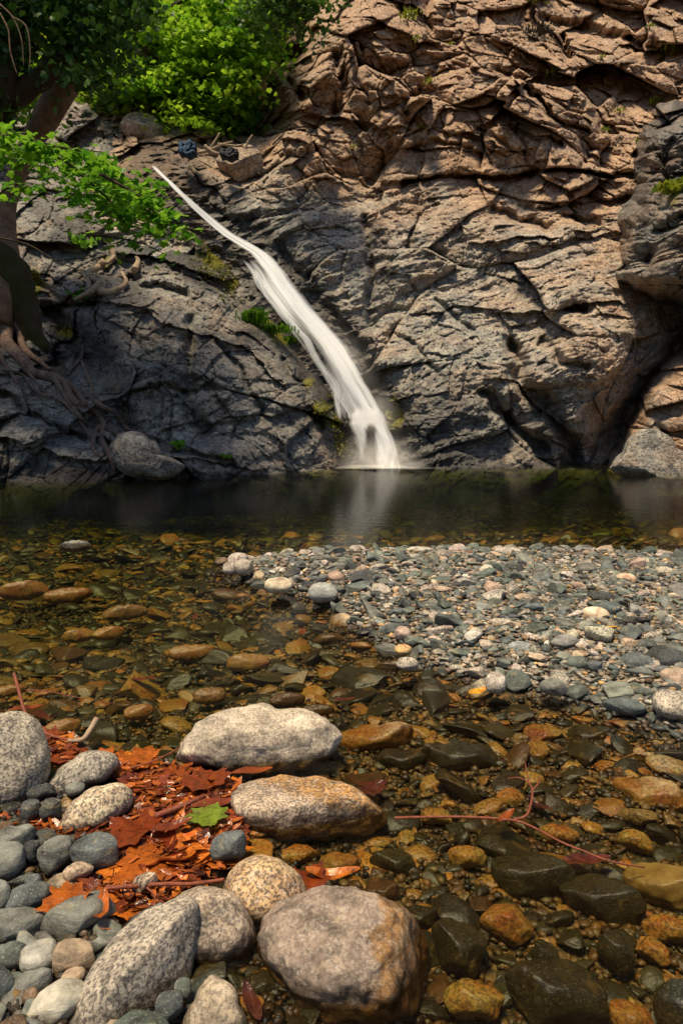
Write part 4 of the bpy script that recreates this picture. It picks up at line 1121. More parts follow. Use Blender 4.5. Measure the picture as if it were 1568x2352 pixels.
# ------------------------------------------------------------------ tubes, leaves
def tube(pts, radii, ns=10, bumpy=0.0, seed=0.0, sub=6):
    P = np.array(pts, float); rad = np.array(radii, float)
    m = len(P); t = np.linspace(0, m - 1, (m - 1) * sub + 1)
    def cr(A):
        i = np.clip(np.floor(t).astype(int), 0, m - 2); f = t - i
        if A.ndim == 2: f = f[:, None]
        a0 = A[np.clip(i - 1, 0, m - 1)]; a1 = A[i]; a2 = A[i + 1]; a3 = A[np.clip(i + 2, 0, m - 1)]
        return .5 * (2 * a1 + (a2 - a0) * f + (2 * a0 - 5 * a1 + 4 * a2 - a3) * f ** 2 + (3 * a1 - a0 - 3 * a2 + a3) * f ** 3)
    Q = cr(P); r = np.interp(t, np.arange(m), rad)
    T = np.gradient(Q, axis=0); T /= np.linalg.norm(T, axis=1)[:, None] + 1e-9
    ref = np.array([0.13, .31, .94]); A1 = np.cross(T, ref); A1 /= np.linalg.norm(A1, axis=1)[:, None] + 1e-9
    A2 = np.cross(T, A1)
    a = np.linspace(0, 2 * np.pi, ns, endpoint=False)
    ring = np.cos(a)[None, :, None] * A1[:, None] + np.sin(a)[None, :, None] * A2[:, None]
    rr = np.repeat(r[:, None], ns, 1)
    if bumpy:
        S_ = Q[:, None] + ring * r[:, None, None]
        rr = rr * (1 + bumpy * fbm3(S_, 3, .6 / max(r.mean(), .01), seed))
    V = (Q[:, None] + ring * rr[..., None]).reshape(-1, 3)
    k = len(Q)
    i = np.arange(k - 1)[:, None] * ns; j = np.arange(ns)[None]; j2 = (j + 1) % ns
    Fq = np.stack([i + j, i + j2, i + ns + j2, i + ns + j], -1).reshape(-1, 4)
    V = np.concatenate([V, Q[:1], Q[-1:]])
    e0, e1 = len(V) - 2, len(V) - 1; jj = np.arange(ns); j3 = (jj + 1) % ns; b = (k - 1) * ns
    Fe = np.concatenate([np.stack([jj * 0 + e0, j3, jj, jj], -1), np.stack([jj * 0 + e1, b + jj, b + j3, b + j3], -1)])
    tris = np.concatenate([Fq[:, [0, 1, 2]], Fq[:, [0, 2, 3]], Fe[:, :3]])
    return V, tris
def join(parts):
    Vs, Fs, off = [], [], 0
    for V, Fc in parts: Vs.append(V); Fs.append(Fc + off); off += len(V)
    return np.concatenate(Vs), np.concatenate(Fs)

def lobed_leaf():
    # five pointed lobes of a plane leaf; stalk at the origin, tip towards +y, unit length
    out = [(0, 0), (.16, -.04), (.36, -.12), (.38, .02), (.44, .10), (.60, .14), (.52, .28), (.44, .36), (.56, .56), (.42, .58), (.28, .56), (.24, .66), (.20, .78), (.08, .86), (0, 1.0)]
    full = out + [(-x, y) for x, y in reversed(out[1:-1])]
    c = (0, .34)
    V = [(c[0], c[1], 0)] + [(x, y, -.18 * (x * x) * 2 - .12 * max(0, y - .5)) for x, y in full]
    nn = len(full)
    Fc = [(0, 1 + k, 1 + (k + 1) % nn) for k in range(nn)]
    return np.array(V, float), np.array(Fc)
def oval_leaf():
    t = np.linspace(0, 1, 7); wdt = .17 * np.sin(np.pi * t ** .8) ** .8
    L = [(-wdt[k], t[k], .03 * 0) for k in range(7)]; M = [(0, t[k], -.05 + .12 * math.sin(math.pi * t[k]) * .3) for k in range(7)]; Rr = [(wdt[k], t[k], 0) for k in range(7)]
    V = np.array(L + M + Rr, float); Fc = []
    for k in range(6):
        for a, b in ((0, 7), (7, 14)):
            Fc += [(a + k, b + k, b + k + 1), (a + k, b + k + 1, a + k + 1)]
    return V, np.array(Fc)
LOBED = lobed_leaf(); OVAL = oval_leaf()

def leaf_cloud(name, pos, size, mat, shape=LOBED, droop=.5, spread=.6, parent=None, g=rng, var=None, face=None):
    """leaves at pos (n,3), each with its own tilt; faces look up and a little outwards"""
    n = len(pos); V, Fc = shape
    yaw = g.uniform(0, 6.283, n); pit = g.normal(-droop, spread * .5, n); rol = g.normal(0, spread, n)
    s = size * g.uniform(.7, 1.25, n)
    cy_, sy_2 = np.cos(yaw), np.sin(yaw); cp, sp = np.cos(pit), np.sin(pit); cr, sr = np.cos(rol), np.sin(rol)
    z = np.zeros(n); o = np.ones(n)
    Rz = np.stack([np.stack([cy_, -sy_2, z], -1), np.stack([sy_2, cy_, z], -1), np.stack([z, z, o], -1)], 1)
    Rx = np.stack([np.stack([o, z, z], -1), np.stack([z, cp, -sp], -1), np.stack([z, sp, cp], -1)], 1)
    Ry = np.stack([np.stack([cr, z, sr], -1), np.stack([z, o, z], -1), np.stack([-sr, z, cr], -1)], 1)
    Rm = Rz @ Rx @ Ry
    P = np.einsum('nij,vj->nvi', Rm, V) * s[:, None, None] + pos[:, None, :]
    if parent is not None: P = P - np.array(parent.location)
    Fa = (Fc[None] + (np.arange(n) * len(V))[:, None, None]).reshape(-1, 3)
    if var is None: var = g.random(n)
    return mesh_np(name, P.reshape(-1, 3), Fa, mat, smooth=False, attrs={'var': np.repeat(var, len(V))}, parent=parent)

def pt(px, py, Y): return at_Y(px, py, Y)
def path(pp, Y):
    if np.isscalar(Y): Y = [Y] * len(pp)
    return [pt(x, y, yy) for (x, y), yy in zip(pp, Y)]

# --- the leaning plane tree at the left edge
T1 = empty('plane_tree', tuple(pt(30, 690, 10.9)))
tag(T1, 'old leaning plane tree with mossy foot and long bare roots at the left edge', 'tree')
def part(name, Vf, mat, parent): return mesh_np(name, to_parent(Vf[0], parent), Vf[1], mat, parent=parent)
part('trunk', tube(path([(-20, 730), (10, 640), (12, 540), (20, 460), (62, 350), (105, 270), (150, 200), (185, 140), (210, 60), (240, -80)], [10.9, 11, 11.2, 11.3, 11.4, 11.4, 11.4, 11.2, 11, 10.5]), [.34, .28, .17, .13, .15, .20, .20, .17, .13, .09], 28, .10, 2.0), M_BARK, T1)
part('mossy_bole', tube(path([(-60, 540), (-5, 590), (30, 640), (50, 700), (75, 760), (110, 800)], 11.0), [.20, .27, .27, .22, .15, .05], 36, .55, 4.0), M_MOSSBARK, T1)
part('limb', tube(path([(-120, 380), (-40, 290), (10, 240), (60, 205), (110, 170), (160, 125), (200, 60), (260, -60)], 10.2), [.19, .18, .16, .15, .14, .12, .10, .06], 18, .15, 5.0), M_DARKBARK, T1)
part('limb', tube(path([(-30, 280), (5, 210), (25, 130), (40, 60), (55, -60)], 10.0), [.16, .14, .12, .10, .08], 18, .15, 6.0), M_DARKBARK, T1)
root_specs = [([(-20, 680), (10, 735), (20, 785), (45, 820), (75, 858), (130, 868), (165, 895), (200, 930)], [.16, .15, .14, .12, .11, .10, .07, .05]),
              ([(20, 730), (45, 760), (60, 800), (85, 830), (120, 850)], [.08, .08, .07, .05, .04]), ([(-30, 700), (-8, 760), (5, 830), (40, 880)], [.07, .06, .05, .03]),
              ([(150, 880), (175, 920), (215, 945), (240, 975), (235, 1010), (245, 1040), (270, 1080)], [.07, .06, .06, .05, .06, .05, .03]),
              ([(200, 900), (230, 930), (262, 950), (300, 985), (345, 1000)], [.04, .05, .04, .03, .015]), ([(130, 865), (140, 900), (180, 950), (205, 975)], [.05, .045, .04, .02]),
              ([(190, 830), (200, 870), (225, 910), (245, 950)], [.025, .03, .03, .02]), ([(0, 850), (50, 860), (90, 900), (130, 915), (180, 940)], [.02, .03, .03, .03, .02]),
              ([(245, 960), (225, 990), (215, 1030), (230, 1050)], [.04, .035, .03, .015]), ([(60, 850), (110, 900), (150, 930), (200, 990), (215, 1010)], [.025, .025, .03, .02, .01]),
              ([(165, 850), (190, 820), (185, 790)], [.03, .02, .012]), ([(240, 975), (270, 1000), (300, 1020)], [.04, .03, .01])]
for k, (pp, rr) in enumerate(root_specs):
    pts = []
    for j, (x, y) in enumerate(pp):
        s = on_surface(OUT_V, x + 6 * math.sin(j * 2.3 + k), y, 7)
        s = s if s is not None else pt(x, y, 10.8)
        Y = s[1] - rr[j] * .9
        pts.append(pt(x + 6 * math.sin(j * 2.3 + k), y, Y))
    part('root', tube(pts, [r * 1.0 for r in rr], 14, .30, 3.0 + k), M_ROOT, T1)

def crown_pts(poly, Ylo, Yhi, nclus, per, cr_, flat=.35, g=rng, holes=0.0):
    xs = [p[0] for p in poly]; ys = [p[1] for p in poly]
    pts = []
    while len(pts) < nclus:
        x = g.uniform(min(xs), max(xs), 400); y = g.uniform(min(ys), max(ys), 400)
        ok = inside(x, y, poly) & (noise2(x / 70, y / 70, 21.) > -.5 + holes)
        for a, b in zip(x[ok], y[ok]):
            if len(pts) < nclus: pts.append(pt(a, b, g.uniform(Ylo, Yhi)))
    cen = np.array(pts)
    q = g.normal(0, 1, (nclus, per, 3)) * np.array([cr_, cr_, cr_ * flat])
    yaw = g.uniform(0, 6.283, nclus)
    sl = g.uniform(.2, .7, nclus)
    q[..., 2] -= sl[:, None] * np.hypot(q[..., 0], q[..., 1]) * .9
    return (cen[:, None] + q).reshape(-1, 3), np.repeat(g.random(nclus), per)
# dark ivy covered head of the plane tree
P, v_ = crown_pts([(40, -60), (330, -60), (320, 10), (270, 50), (290, 90), (230, 120), (220, 180), (180, 200), (150, 150), (110, 120), (60, 50)], 9.6, 11.2, 130, 30, .18, .9)
leaf_cloud('ivy', P, .085, M_IVY, LOBED, .5, .8, T1, var=np.clip(v_ * .6 + rng.random(len(P)) * .4, 0, 1))
P, v_ = crown_pts([(-60, -60), (60, -60), (50, 80), (20, 180), (10, 260), (-60, 260)], 9.8, 10.6, 60, 30, .12, .9)
leaf_cloud('ivy', P, .08, M_IVY, LOBED, .5, .8, T1, var=v_)
P, v_ = crown_pts([(-60, 40), (20, 60), (40, 120), (110, 130), (130, 160), (60, 200), (-60, 220)], 13, 15, 40, 40, .3, .5)
leaf_cloud('crown', P, .17, M_LEAF, LOBED, .4, .6, T1, var=v_)
# thin bare twigs at the top left
tw = [tube(path(p_, 8.5), [.012, .01, .008, .004], 5) for p_ in ([(0, 10), (30, 40), (50, 90), (55, 150)], [(30, 40), (60, 60), (70, 110), (68, 160)], [(0, 30), (20, 70), (25, 120), (40, 170)])]
part('twig', join(tw), M_BARK, T1)

# --- overhanging leafy branch (belongs to the same tree side, hangs into the picture on its own)
B1 = empty('hanging_branch', tuple(pt(-60, 420, 8.0)))
tag(B1, 'leafy plane branch hanging from the left over the dark rocks', 'branch')
br = [([(-60, 330), (30, 310), (100, 330), (180, 345), (250, 350)], .03), ([(60, 315), (150, 370), (230, 400), (300, 425), (380, 470)], .025), ([(150, 370), (220, 430), (270, 480), (300, 510)], .018),
      ([(230, 400), (320, 450), (360, 490), (410, 520)], .018), ([(100, 330), (130, 380), (190, 430)], .015), ([(200, 540), (260, 545), (330, 560), (380, 585)], .014), ([(-40, 540), (60, 560), (130, 600), (200, 625)], .012),
      ([(-40, 480), (20, 430), (60, 420), (90, 425)], .012), ([(0, 380), (40, 360), (60, 345)], .012)]
tubes = []; lp = []; lv = []
g = np.random.default_rng(5)
for k, (pp, r0) in enumerate(br):
    Y = 8.0 + .5 * math.sin(k * 1.7)
    Q = path(pp, Y); tubes.append(tube(Q, np.linspace(r0, .004, len(Q)), 6))
    Q = np.array(Q)
    if k == 6: continue
    dens = 130 if k in (0, 1, 2, 3) else 28
    for m_ in range(dens):
        t = g.uniform(.15, 1) * (len(Q) - 1); i = min(int(t), len(Q) - 2); b = Q[i] * (1 - (t - i)) + Q[i + 1] * (t - i)
        L = g.uniform(.03, .34); off = np.array([g.normal(0, .6), g.normal(0, .6), -abs(g.normal(0, .40))]) * L
        lp.append(b + off); lv.append(g.random())
part('bough', join(tubes), M_DARKBARK, B1)
leaf_cloud('foliage', np.array(lp), .088, M_LEAF2, LOBED, .35, .45, B1, g=g, var=np.array(lv))
P, v_ = crown_pts([(-40, 290), (90, 300), (250, 345), (330, 400), (390, 450), (420, 510), (330, 500), (250, 500), (160, 440), (90, 400), (-40, 360)], 7.6, 8.6, 62, 9, .13, .5, g, .25)
leaf_cloud('foliage', P, .09, M_LEAF2, LOBED, .35, .45, B1, g=g, var=v_)

# --- bright green tree above the falls
T2 = empty('young_plane_tree', tuple(pt(330, 330, 22.5)))
tag(T2, 'bright green plane tree with drooping sprays of leaves above the top of the waterfall', 'tree')
part('trunk', tube(path([(330, 330), (325, 290), (300, 250), (260, 180), (200, 140)], 22.5), [.15, .13, .11, .09, .07], 10, .15), M_BARK, T2)
lim = [[(200, 200), (260, 160), (330, 125), (400, 75), (470, 60)], [(250, 120), (330, 100), (420, 80), (520, 90)], [(330, 110), (400, 170), (440, 230), (470, 270)], [(300, 60), (380, 20), (470, -20)], [(330, 125), (370, 180), (390, 240), (400, 290)]]
part('limb', join([tube(path(p_, 22), np.linspace(.09, .03, len(p_)), 7, .1) for p_ in lim]), M_DARKBARK, T2)
P, v_ = crown_pts([(170, 90), (260, 60), (320, -60), (640, -60), (620, 30), (590, 60), (615, 110), (580, 150), (600, 190), (560, 190), (550, 215), (520, 240), (475, 255), (450, 275), (400, 275), (370, 235), (330, 220), (280, 220), (240, 190), (200, 150)],
                  21.0, 23.8, 270, 60, .40, .14, rng, .42)
leaf_cloud('crown', P, .15, M_LEAF, LOBED, .45, .40, T2, var=np.clip(v_ * .75 + rng.random(len(P)) * .25, 0, 1))

# --- sunlit bushes and trees farther up the valley
def far_tree(name, poly, Ylo, Yhi, nclus, per, size, mat, label, trunk):
    T = empty(name, tuple(pt(*trunk[0], Yhi)))
    tag(T, label, 'tree' if 'tree' in name else 'bush')
    part('trunk', tube(path(trunk, Yhi), np.linspace(.14, .05, len(trunk)), 8, .1), M_DARKBARK, T)
    P, v = crown_pts(poly, Ylo, Yhi, nclus, per, .38, .45)
    leaf_cloud('crown', P, size, mat, LOBED, .4, .6, T, var=np.clip(v * .7 + rng.random(len(P)) * .3, 0, 1))
far_tree('bush', [(180, 200), (260, 190), (340, 230), (370, 290), (300, 270), (230, 290), (180, 260)], 22.5, 24, 90, 34, .19, M_FAR, 'pale sunlit bush behind the golden boulder above the falls', [(260, 300), (250, 250), (240, 220)])
far_tree('tree', [(150, -80), (640, -80), (650, 30), (600, 60), (500, 120), (300, 220), (150, 260), (-60, 260), (-60, 0)], 24.5, 27, 420, 36, .29, M_FAR, 'sunlit yellow green tree farthest up the valley', [(300, 300), (320, 150), (350, 0)])
far_tree('tree', [(600, -80), (730, -80), (700, 20), (680, 50), (640, 40), (610, 10)], 16.5, 17.5, 50, 36, .11, M_IVY, 'dark evergreen leaning off the cliff at the top centre', [(720, -60), (690, 0), (660, 40)])
far_tree('bush', [(430, 200), (540, 190), (560, 260), (500, 310), (440, 300)], 22.5, 24, 60, 36, .22, M_LEAF2, 'dark green bush in the shade below the bright tree', [(500, 340), (500, 300), (495, 260)])
# canopy beyond the left and top edges, shading the left rocks
T3 = empty('plane_tree', tuple(pt(-500, 900, 8)))
tag(T3, 'plane tree standing outside the left edge whose canopy shades the rocks', 'tree')
part('trunk', tube([(-6.2, 7.5, -.2), (-6.0, 8, 3), (-5.6, 8.6, 6), (-5.0, 9.2, 9)], [.4, .34, .28, .15], 14, .1), M_BARK, T3)
cg = np.random.default_rng(11)
cc = np.stack([-4.3 - 6 * cg.random(100), cg.uniform(8.8, 12.0, 100), cg.uniform(9.6, 12.2, 100)], 1)
P = (cc[:, None] + cg.normal(0, 1, (100, 40, 3)) * np.array([.5, .5, .2])).reshape(-1, 3)
leaf_cloud('crown', P, .22, M_LEAF, LOBED, .3, .5, T3)

# ------------------------------------------------------------------ small plants
def tuft(px, py, wpx, V_, mat, label, name='plant_tuft', cat='plant', n=60, shape=OVAL, group=None, up=.9, lsz=None):
    s = on_surface(V_, px, py, 6)
    if s is None: return
    r = wpx / F * s[1] / 2
    e = empty(name, tuple(s)); tag(e, label, cat, group)
    e.location = tuple(s)
    g = np.random.default_rng(int(px * 3 + py))
    q = g.normal(0, .45, (n, 3)) * np.array([r, r * .6, r * .4]) + np.array([0, -.05, r * .25])
    leaf_cloud('foliage', s + q, lsz or r * .55, mat, shape, -up, .6, e, g=g)
    part('stem', tube([s + np.array([0, 0, -.03]), s + np.array([0, -.03, r * .3])], [.02, .01], 5, sub=2), M_DARKBARK, e)
for px, py, ww, lb in [(938, 40, 44, 'largest lime green tuft high on the left of the upper cliff'), (955, 100, 22, 'lime green tuft below the largest one on the upper cliff'), (988, 203, 32, 'green tuft alone in the middle of the upper cliff'),
                       (1278, 176, 36, 'bright green cushion above the pyramid shaped block'), (1525, 120, 48, 'broad green tuft at the upper right edge'), (1500, 238, 36, 'green tuft on the scree at the right'), (1420, 256, 26, 'small green tuft left of the one on the scree'),
                       (1385, 298, 24, 'small tuft on the edge below the scree'), (1446, 405, 24, 'little tuft on the ledge beside the dark buttress'), (1492, 62, 20, 'small tuft high at the upper right'), (1376, 132, 18, 'tiny tuft above the scree'),
                       (1245, 6, 70, 'wide yellow green growth at the very top of the cliff'), (968, 292, 14, 'tiny yellow plant in the crack left of the pyramid block'), (812, 337, 16, 'tiny green plant on the cliff beside the gully'),
                       (1030, 100, 14, 'tiny tuft right of the lime green pair'), (1460, 322, 14, 'tiny tuft above the dark buttress')]:
    tuft(px, py, ww, CL_V, M_TUFT, lb, n=46)
tuft(1235, 78, 64, CL_V, M_SHRUB, 'dark dry shrub on the upper cliff', 'shrub', 'shrub', 160, lsz=.16)
tuft(1545, 440, 60, BUT_V, M_TUFT, 'yellow green plant growing in the dark buttress at the right edge', 'plant_tuft', 'plant', 120, LOBED)
tuft(455, 495, 28, OUT_V, M_GRASS, 'small leafy plant at the left lip of the upper chute', n=30, shape=LOBED, lsz=.1)
tuft(412, 1022, 34, OUT_V, M_LEAF2, 'small green plant in the crack above the water', n=40, shape=LOBED, lsz=.08)
tuft(520, 1058, 24, OUT_V, M_LEAF2, 'tiny plant near the waterline of the left rocks', n=24, shape=LOBED, lsz=.06)
tuft(432, 552, 30, OUT_V, M_GRASS, 'faint green sprig on the dark rock left of the chute', n=26, shape=LOBED, lsz=.09)
tuft(190, 570, 60, OUT_V, M_LEAF2, 'low green plant above the twisted bare roots', n=60, shape=LOBED, lsz=.12)
tuft(350, 545, 60, OUT_V, M_LEAF2, 'green plant hanging on the dark rock below the branch', n=60, shape=LOBED, lsz=.14)
tuft(195, 690, 60, OUT_V, M_LEAF2, 'small green plant below the twisted bare roots', n=40, shape=LOBED, lsz=.09)
# bright grass on the ledge
def grass(px, py, wpx, hpx, V_, n, label, mat=M_GRASS):
    s = on_surface(V_, px, py, 6)
    if s is None: return
    g = np.random.default_rng(int(px)); k = s[1] / F
    Vs, Fs, vv = [], [], []
    for i in range(n):
        b = s + np.array([g.normal(0, wpx * .28) * k, g.normal(0, .08), g.normal(0, hpx * .15) * k + (g.random() * .0)])
        h = hpx * k * g.uniform(.4, 1.25); lean = g.normal(.35, .6) * h; wd = .016
        m = b + np.array([lean * .3, -.08, h * .6]); t_ = b + np.array([lean, -.22, h * .5])
        Vs += [b + [-wd, 0, 0], b + [wd, 0, 0], m + [wd, 0, 0], m + [-wd, 0, 0], t_]; o_ = i * 5
        Fs += [(o_, o_ + 1, o_ + 2), (o_, o_ + 2, o_ + 3), (o_ + 3, o_ + 2, o_ + 4)]; vv += [g.random()] * 5
    o = mesh_np('grass_tuft', np.array(Vs) - s, np.array(Fs), mat, False, attrs={'var': np.array(vv)})
    o.location = tuple(s); tag(o, label, 'grass')
grass(580, 735, 50, 34, OUT_V, 170, 'brightest green grass tuft on the ledge left of the waterfall')
grass(625, 762, 80, 20, OUT_V, 200, 'low trailing grass below the brightest tuft')
grass(670, 785, 36, 18, OUT_V, 90, 'small grass fringe at the splash edge of the falls')
# moss leaves on the lips
for mx_, my_, ms, nl, lb in [(500, 585, 42, 700, 'golden green moss mat left of the upper chute'), (535, 655, 30, 320, 'small orange moss cushion on the rock step'), (755, 950, 28, 380, 'moss on the rock lip beside the lower fall'), (790, 1020, 20, 260, 'dark moss strip beside the foot of the fall')]:
    gm = np.random.default_rng(mx_)
    x, y, z = project(OUT_V); m = np.hypot((x - mx_) / 1.0, (y - my_) * (1.0)) < ms * 1.5
    cand = OUT_V[m]
    if len(cand) == 0: continue
    pick = cand[gm.integers(0, len(cand), nl)] + gm.normal(0, .02, (nl, 3)) + np.array([0, -.02, .01])
    o = leaf_cloud('moss', pick, .05, M_MOSSLEAF, LOBED, -.2, .9, None, g=gm)
    tag(o, lb, 'moss', kind='stuff')

# ------------------------------------------------------------------ driftwood, roots, cloth above the falls
def wood(name, pp, rr, V_, mat, label, cat, lift=.05, group=None, Yc=None):
    pts = []
    for (x, y), r in zip(pp, rr):
        s = on_surface(V_, x, y, 8)
        Y = (Yc if Yc is not None else (s[1] if s is not None else plane_Y(x, y))) - r - lift
        pts.append(pt(x, y, float(Y)))
    c = np.array(pts[0]); V, Fc = tube(pts, rr, 10, .3, pp[0][0])
    o = mesh_np(name, V - c, Fc, mat); o.location = tuple(c); tag(o, label, cat, group)
    return o
yb = float(on_surface(CL_V, 470, 350, 10)[1]) - .6
for pp, rr, lb in [([(455, 345), (480, 342), (505, 305)], [.03, .03, .02], 'bleached stick standing up in the gully'), ([(452, 352), (480, 345), (510, 332), (535, 325)], [.05, .04, .03, .02], 'long bleached log lying across the gully'),
                   ([(560, 350), (570, 325), (580, 310)], [.03, .03, .02], 'thin branch leaning right of the yellowish boulder'), ([(470, 335), (490, 350), (510, 355)], [.05, .05, .03], 'short thick log in the driftwood heap'),
                   ([(500, 330), (540, 335), (560, 332)], [.03, .03, .02], 'pale stick on the dark cloth'), ([(372, 300), (365, 265), (345, 245), (335, 238)], [.03, .04, .03, .02], 'crooked branch arching over the golden boulder')]:
    wood('driftwood', pp, rr, CL_V, M_DRIFT, lb, 'driftwood', Yc=yb if pp[0][0] > 400 else None, group='driftwood above the falls')
wd = [[(240, 600), (225, 615), (205, 625), (215, 640), (240, 650), (228, 668), (200, 660)], [(230, 652), (205, 672), (172, 688)], [(228, 668), (258, 670), (290, 650), (280, 625)], [(190, 622), (202, 640), (206, 662)], [(255, 570), (262, 590), (245, 605)], [(310, 620), (318, 600), (312, 590)]]
e = empty('twisted_roots', tuple(pt(230, 660, 11.4)))
tag(e, 'pale twisted bare roots clinging to the rock above the shaded hollow', 'roots')
for k, pp in enumerate(wd):
    pts = []
    for x, y in pp:
        s = on_surface(OUT_V, x, y, 7); pts.append(pt(x, y, float(s[1]) - .16))
    part('root', tube(pts, np.linspace(.085, .03, len(pts)), 10, .3, k * 3.), M_DRIFT, e)
def cloth(x0, x1, y0, y1, Y, mat, label):
    nx, nz = 40, 30
    U, V = np.meshgrid(np.linspace(0, 1, nx), np.linspace(0, 1, nz))
    top = y0 + 8 * np.abs(np.sin(U * 5)) + 14 * sstep(.45, .6, U) * 0
    X = x0 + (x1 - x0) * (U + .04 * np.sin(V * 6)); Yp = top * (1 - V) + (y1 - 3 * np.sin(U * 9)) * V
    D = Y + .035 * np.sin(U * 24 + 1.2 * np.sin(V * 3)) + .10 * noise2(U * 5, V * 5) - .35 * V - .12 * np.sin(np.pi * U)
    P = at_Y(X, Yp, D).reshape(-1, 3)
    back = P + np.array([0, .10, 0.0]) + np.array([0, .35, 0]) * V.reshape(-1, 1)
    Fq = grid_faces(nz, nx); N = len(P)
    idx = np.arange(N).reshape(nz, nx)
    rim = np.concatenate([idx[0], idx[:, -1], idx[-1][::-1], idx[:, 0][::-1]])
    Fr = np.stack([rim[:-1], rim[1:], rim[1:] + N, rim[:-1] + N], -1)
    c = P.mean(0)
    o = mesh_np('cloth', np.concatenate([P, back]) - c, np.concatenate([Fq, Fq[:, ::-1] + N, Fr[Fr[:, 0] != Fr[:, 1]]]), mat); o.location = tuple(c)
    tag(o, label, 'cloth')
cloth(410, 448, 318, 350, yb - .9, M_BLUE, 'crumpled blue cloth left on the rocks above the waterfall')
cloth(505, 545, 334, 356, yb - .9, M_NAVY, 'dark navy cloth behind the yellowish boulder')

# ------------------------------------------------------------------ fallen leaves and twigs
def leaf_mesh(kind, seed, curl):
    g = np.random.default_rng(seed)
    if kind == 'lobed':
        V0, F0 = LOBED
        # refine once for a curled, creased blade
        bm = bmesh.new()
        vs = [bm.verts.new(v * (1, 1, 0)) for v in V0]
        for f in F0: bm.faces.new([vs[k] for k in f])
        bmesh.ops.subdivide_edges(bm, edges=bm.edges[:], cuts=2, use_grid_fill=True)
        bmesh.ops.triangulate(bm, faces=bm.faces[:])
        bm.verts.index_update()
        V = np.array([v.co[:] for v in bm.verts]); Fc = np.array([[v.index for v in f.verts] for f in bm.faces]); bm.free()
        a = g.uniform(0, 6.28)
        d = V[:, 0] * math.cos(a) + (V[:, 1] - .4) * math.sin(a)
        V[:, 2] = curl * d * d + .05 * noise2(V[:, 0] * 4 + seed, V[:, 1] * 4) + .03 * np.abs(V[:, 0])
        V[:, :2] *= (1 + .10 * noise2(V[:, 0] * 5 + seed, V[:, 1] * 5)[:, None])
        # stalk
        st, sf = tube([(0, 0.02, 0), (.02 * g.normal(), -.2, .02), (.06 * g.normal(), -.38, .05)], [.012, .010, .012], 5, sub=2)
        V = V - np.array([0, .4, 0]); st = st - np.array([0, .4, 0])
        return join([(V, Fc), (st, sf)])
    nu, nv = 7, 16
    U, T_ = np.meshgrid(np.linspace(-1, 1, nu), np.linspace(0, 1, nv))
    wd = .15 * np.sin(np.pi * T_ ** .85) ** .75
    X = U * wd; Y = T_ - .5; Z = .5 * curl * Y * Y + (.10 + curl * .1) * np.abs(U) * wd * 2 + .02 * np.sin(Y * 9 + seed)
    V = np.stack([X + .08 * np.sin(Y * 2.5 + seed) , Y, Z], -1).reshape(-1, 3)
    q = grid_faces(nv, nu)
    Fc = np.concatenate([q[:, [0, 1, 2]], q[:, [0, 2, 3]]])
    st, sf = tube([(.08 * math.sin(-1.25 + seed), -.5, 0), (.1, -.6, .02), (.08, -.66, .05)], [.010, .009, .008], 5, sub=2)
    return join([(V, Fc), (st, sf)])
LM = {}
for k in range(5): LM['lobed', k] = leaf_mesh('lobed', 40 + k, [.25, .45, .1, .6, -.2][k]); LM['oval', k] = leaf_mesh('oval', 60 + k, [.3, .9, 1.6, -.5, .1][k])
lmesh = {}
def fallen(px, py, size, kind, v, mat, label, z=.004, yaw=None, tilt=(0, 0), group=None, g=rng):
    key = (kind, v, mat.name)
    if key not in lmesh: lmesh[key] = mesh_np('fallen_leaf', *LM[kind, v], mat, link=False)
    o = bpy.data.objects.new('fallen_leaf', lmesh[key]); C.objects.link(o)
    p = at_z(px, py, z); o.location = tuple(p); o.scale = (size,) * 3
    o.rotation_euler = (tilt[0], tilt[1], g.uniform(0, 6.28) if yaw is None else yaw)
    tag(o, label, 'leaf', group)
    return o
# orange leaf litter between the left boulders
g = np.random.default_rng(77)
cnt = 0
words = [('at the top of the litter', 1800), ('in the middle of the litter', 1900), ('in the lower litter', 2000), ('at the lower end by the bank', 3000)]
while cnt < 262:
    x, y = g.uniform(0, 560), g.uniform(1690, 2110)
    if not inside(np.array([x]), np.array([y]), lit)[0]: continue
    kind = 'lobed' if g.random() < .55 else 'oval'
    mat = M_ORANGE if g.random() < .45 else M_BROWN
    size = g.uniform(.05, .13) if kind == 'lobed' else g.uniform(.06, .12)
    wz = next(w_ for w_, lim_ in words if y < lim_)
    fallen(x, y, size, kind, int(g.integers(0, 5)), mat, f"{'orange' if mat is M_ORANGE else 'reddish brown'} fallen {'lobed plane leaf' if kind == 'lobed' else 'narrow leaf'} {wz}",
           z=g.uniform(-.018, .005), tilt=(g.normal(0, .08), g.normal(0, .08)), group='fallen leaves in the litter', g=g)
    cnt += 1
# loose fragments between the leaves
nd = 1500
dx_ = g.uniform(0, 560, nd * 3); dy_ = g.uniform(1690, 2110, nd * 3); ok = inside(dx_, dy_, lit); dx_, dy_ = dx_[ok][:nd], dy_[ok][:nd]
dp = at_z(dx_, dy_, 0.0) + np.stack([dx_ * 0, dx_ * 0, g.uniform(-.015, .012, len(dx_))], 1)
tag(leaf_cloud('leaf_debris', dp, .030, litter_material('litter_debris', (.05, .012, .006), (.55, .15, .03)), OVAL, 0, .35, None, g=g), 'broken bits of orange and brown leaves between the fallen leaves', 'leaf litter', kind='stuff')
fallen(1098, 1592, .10, 'oval', 1, M_YELLOW, 'bright orange yellow leaf floating at the foot of the gravel bar', z=.01, yaw=R(-60), tilt=(0, .3))
fallen(476, 1878, .095, 'lobed', 0, M_GREEN, 'fresh green plane leaf lying on the orange litter', z=.022, yaw=R(200))
fallen(320, 1742, .12, 'lobed', 2, M_ORANGE, 'broad bright orange plane leaf above the upper speckled stone', z=.006, yaw=R(100))
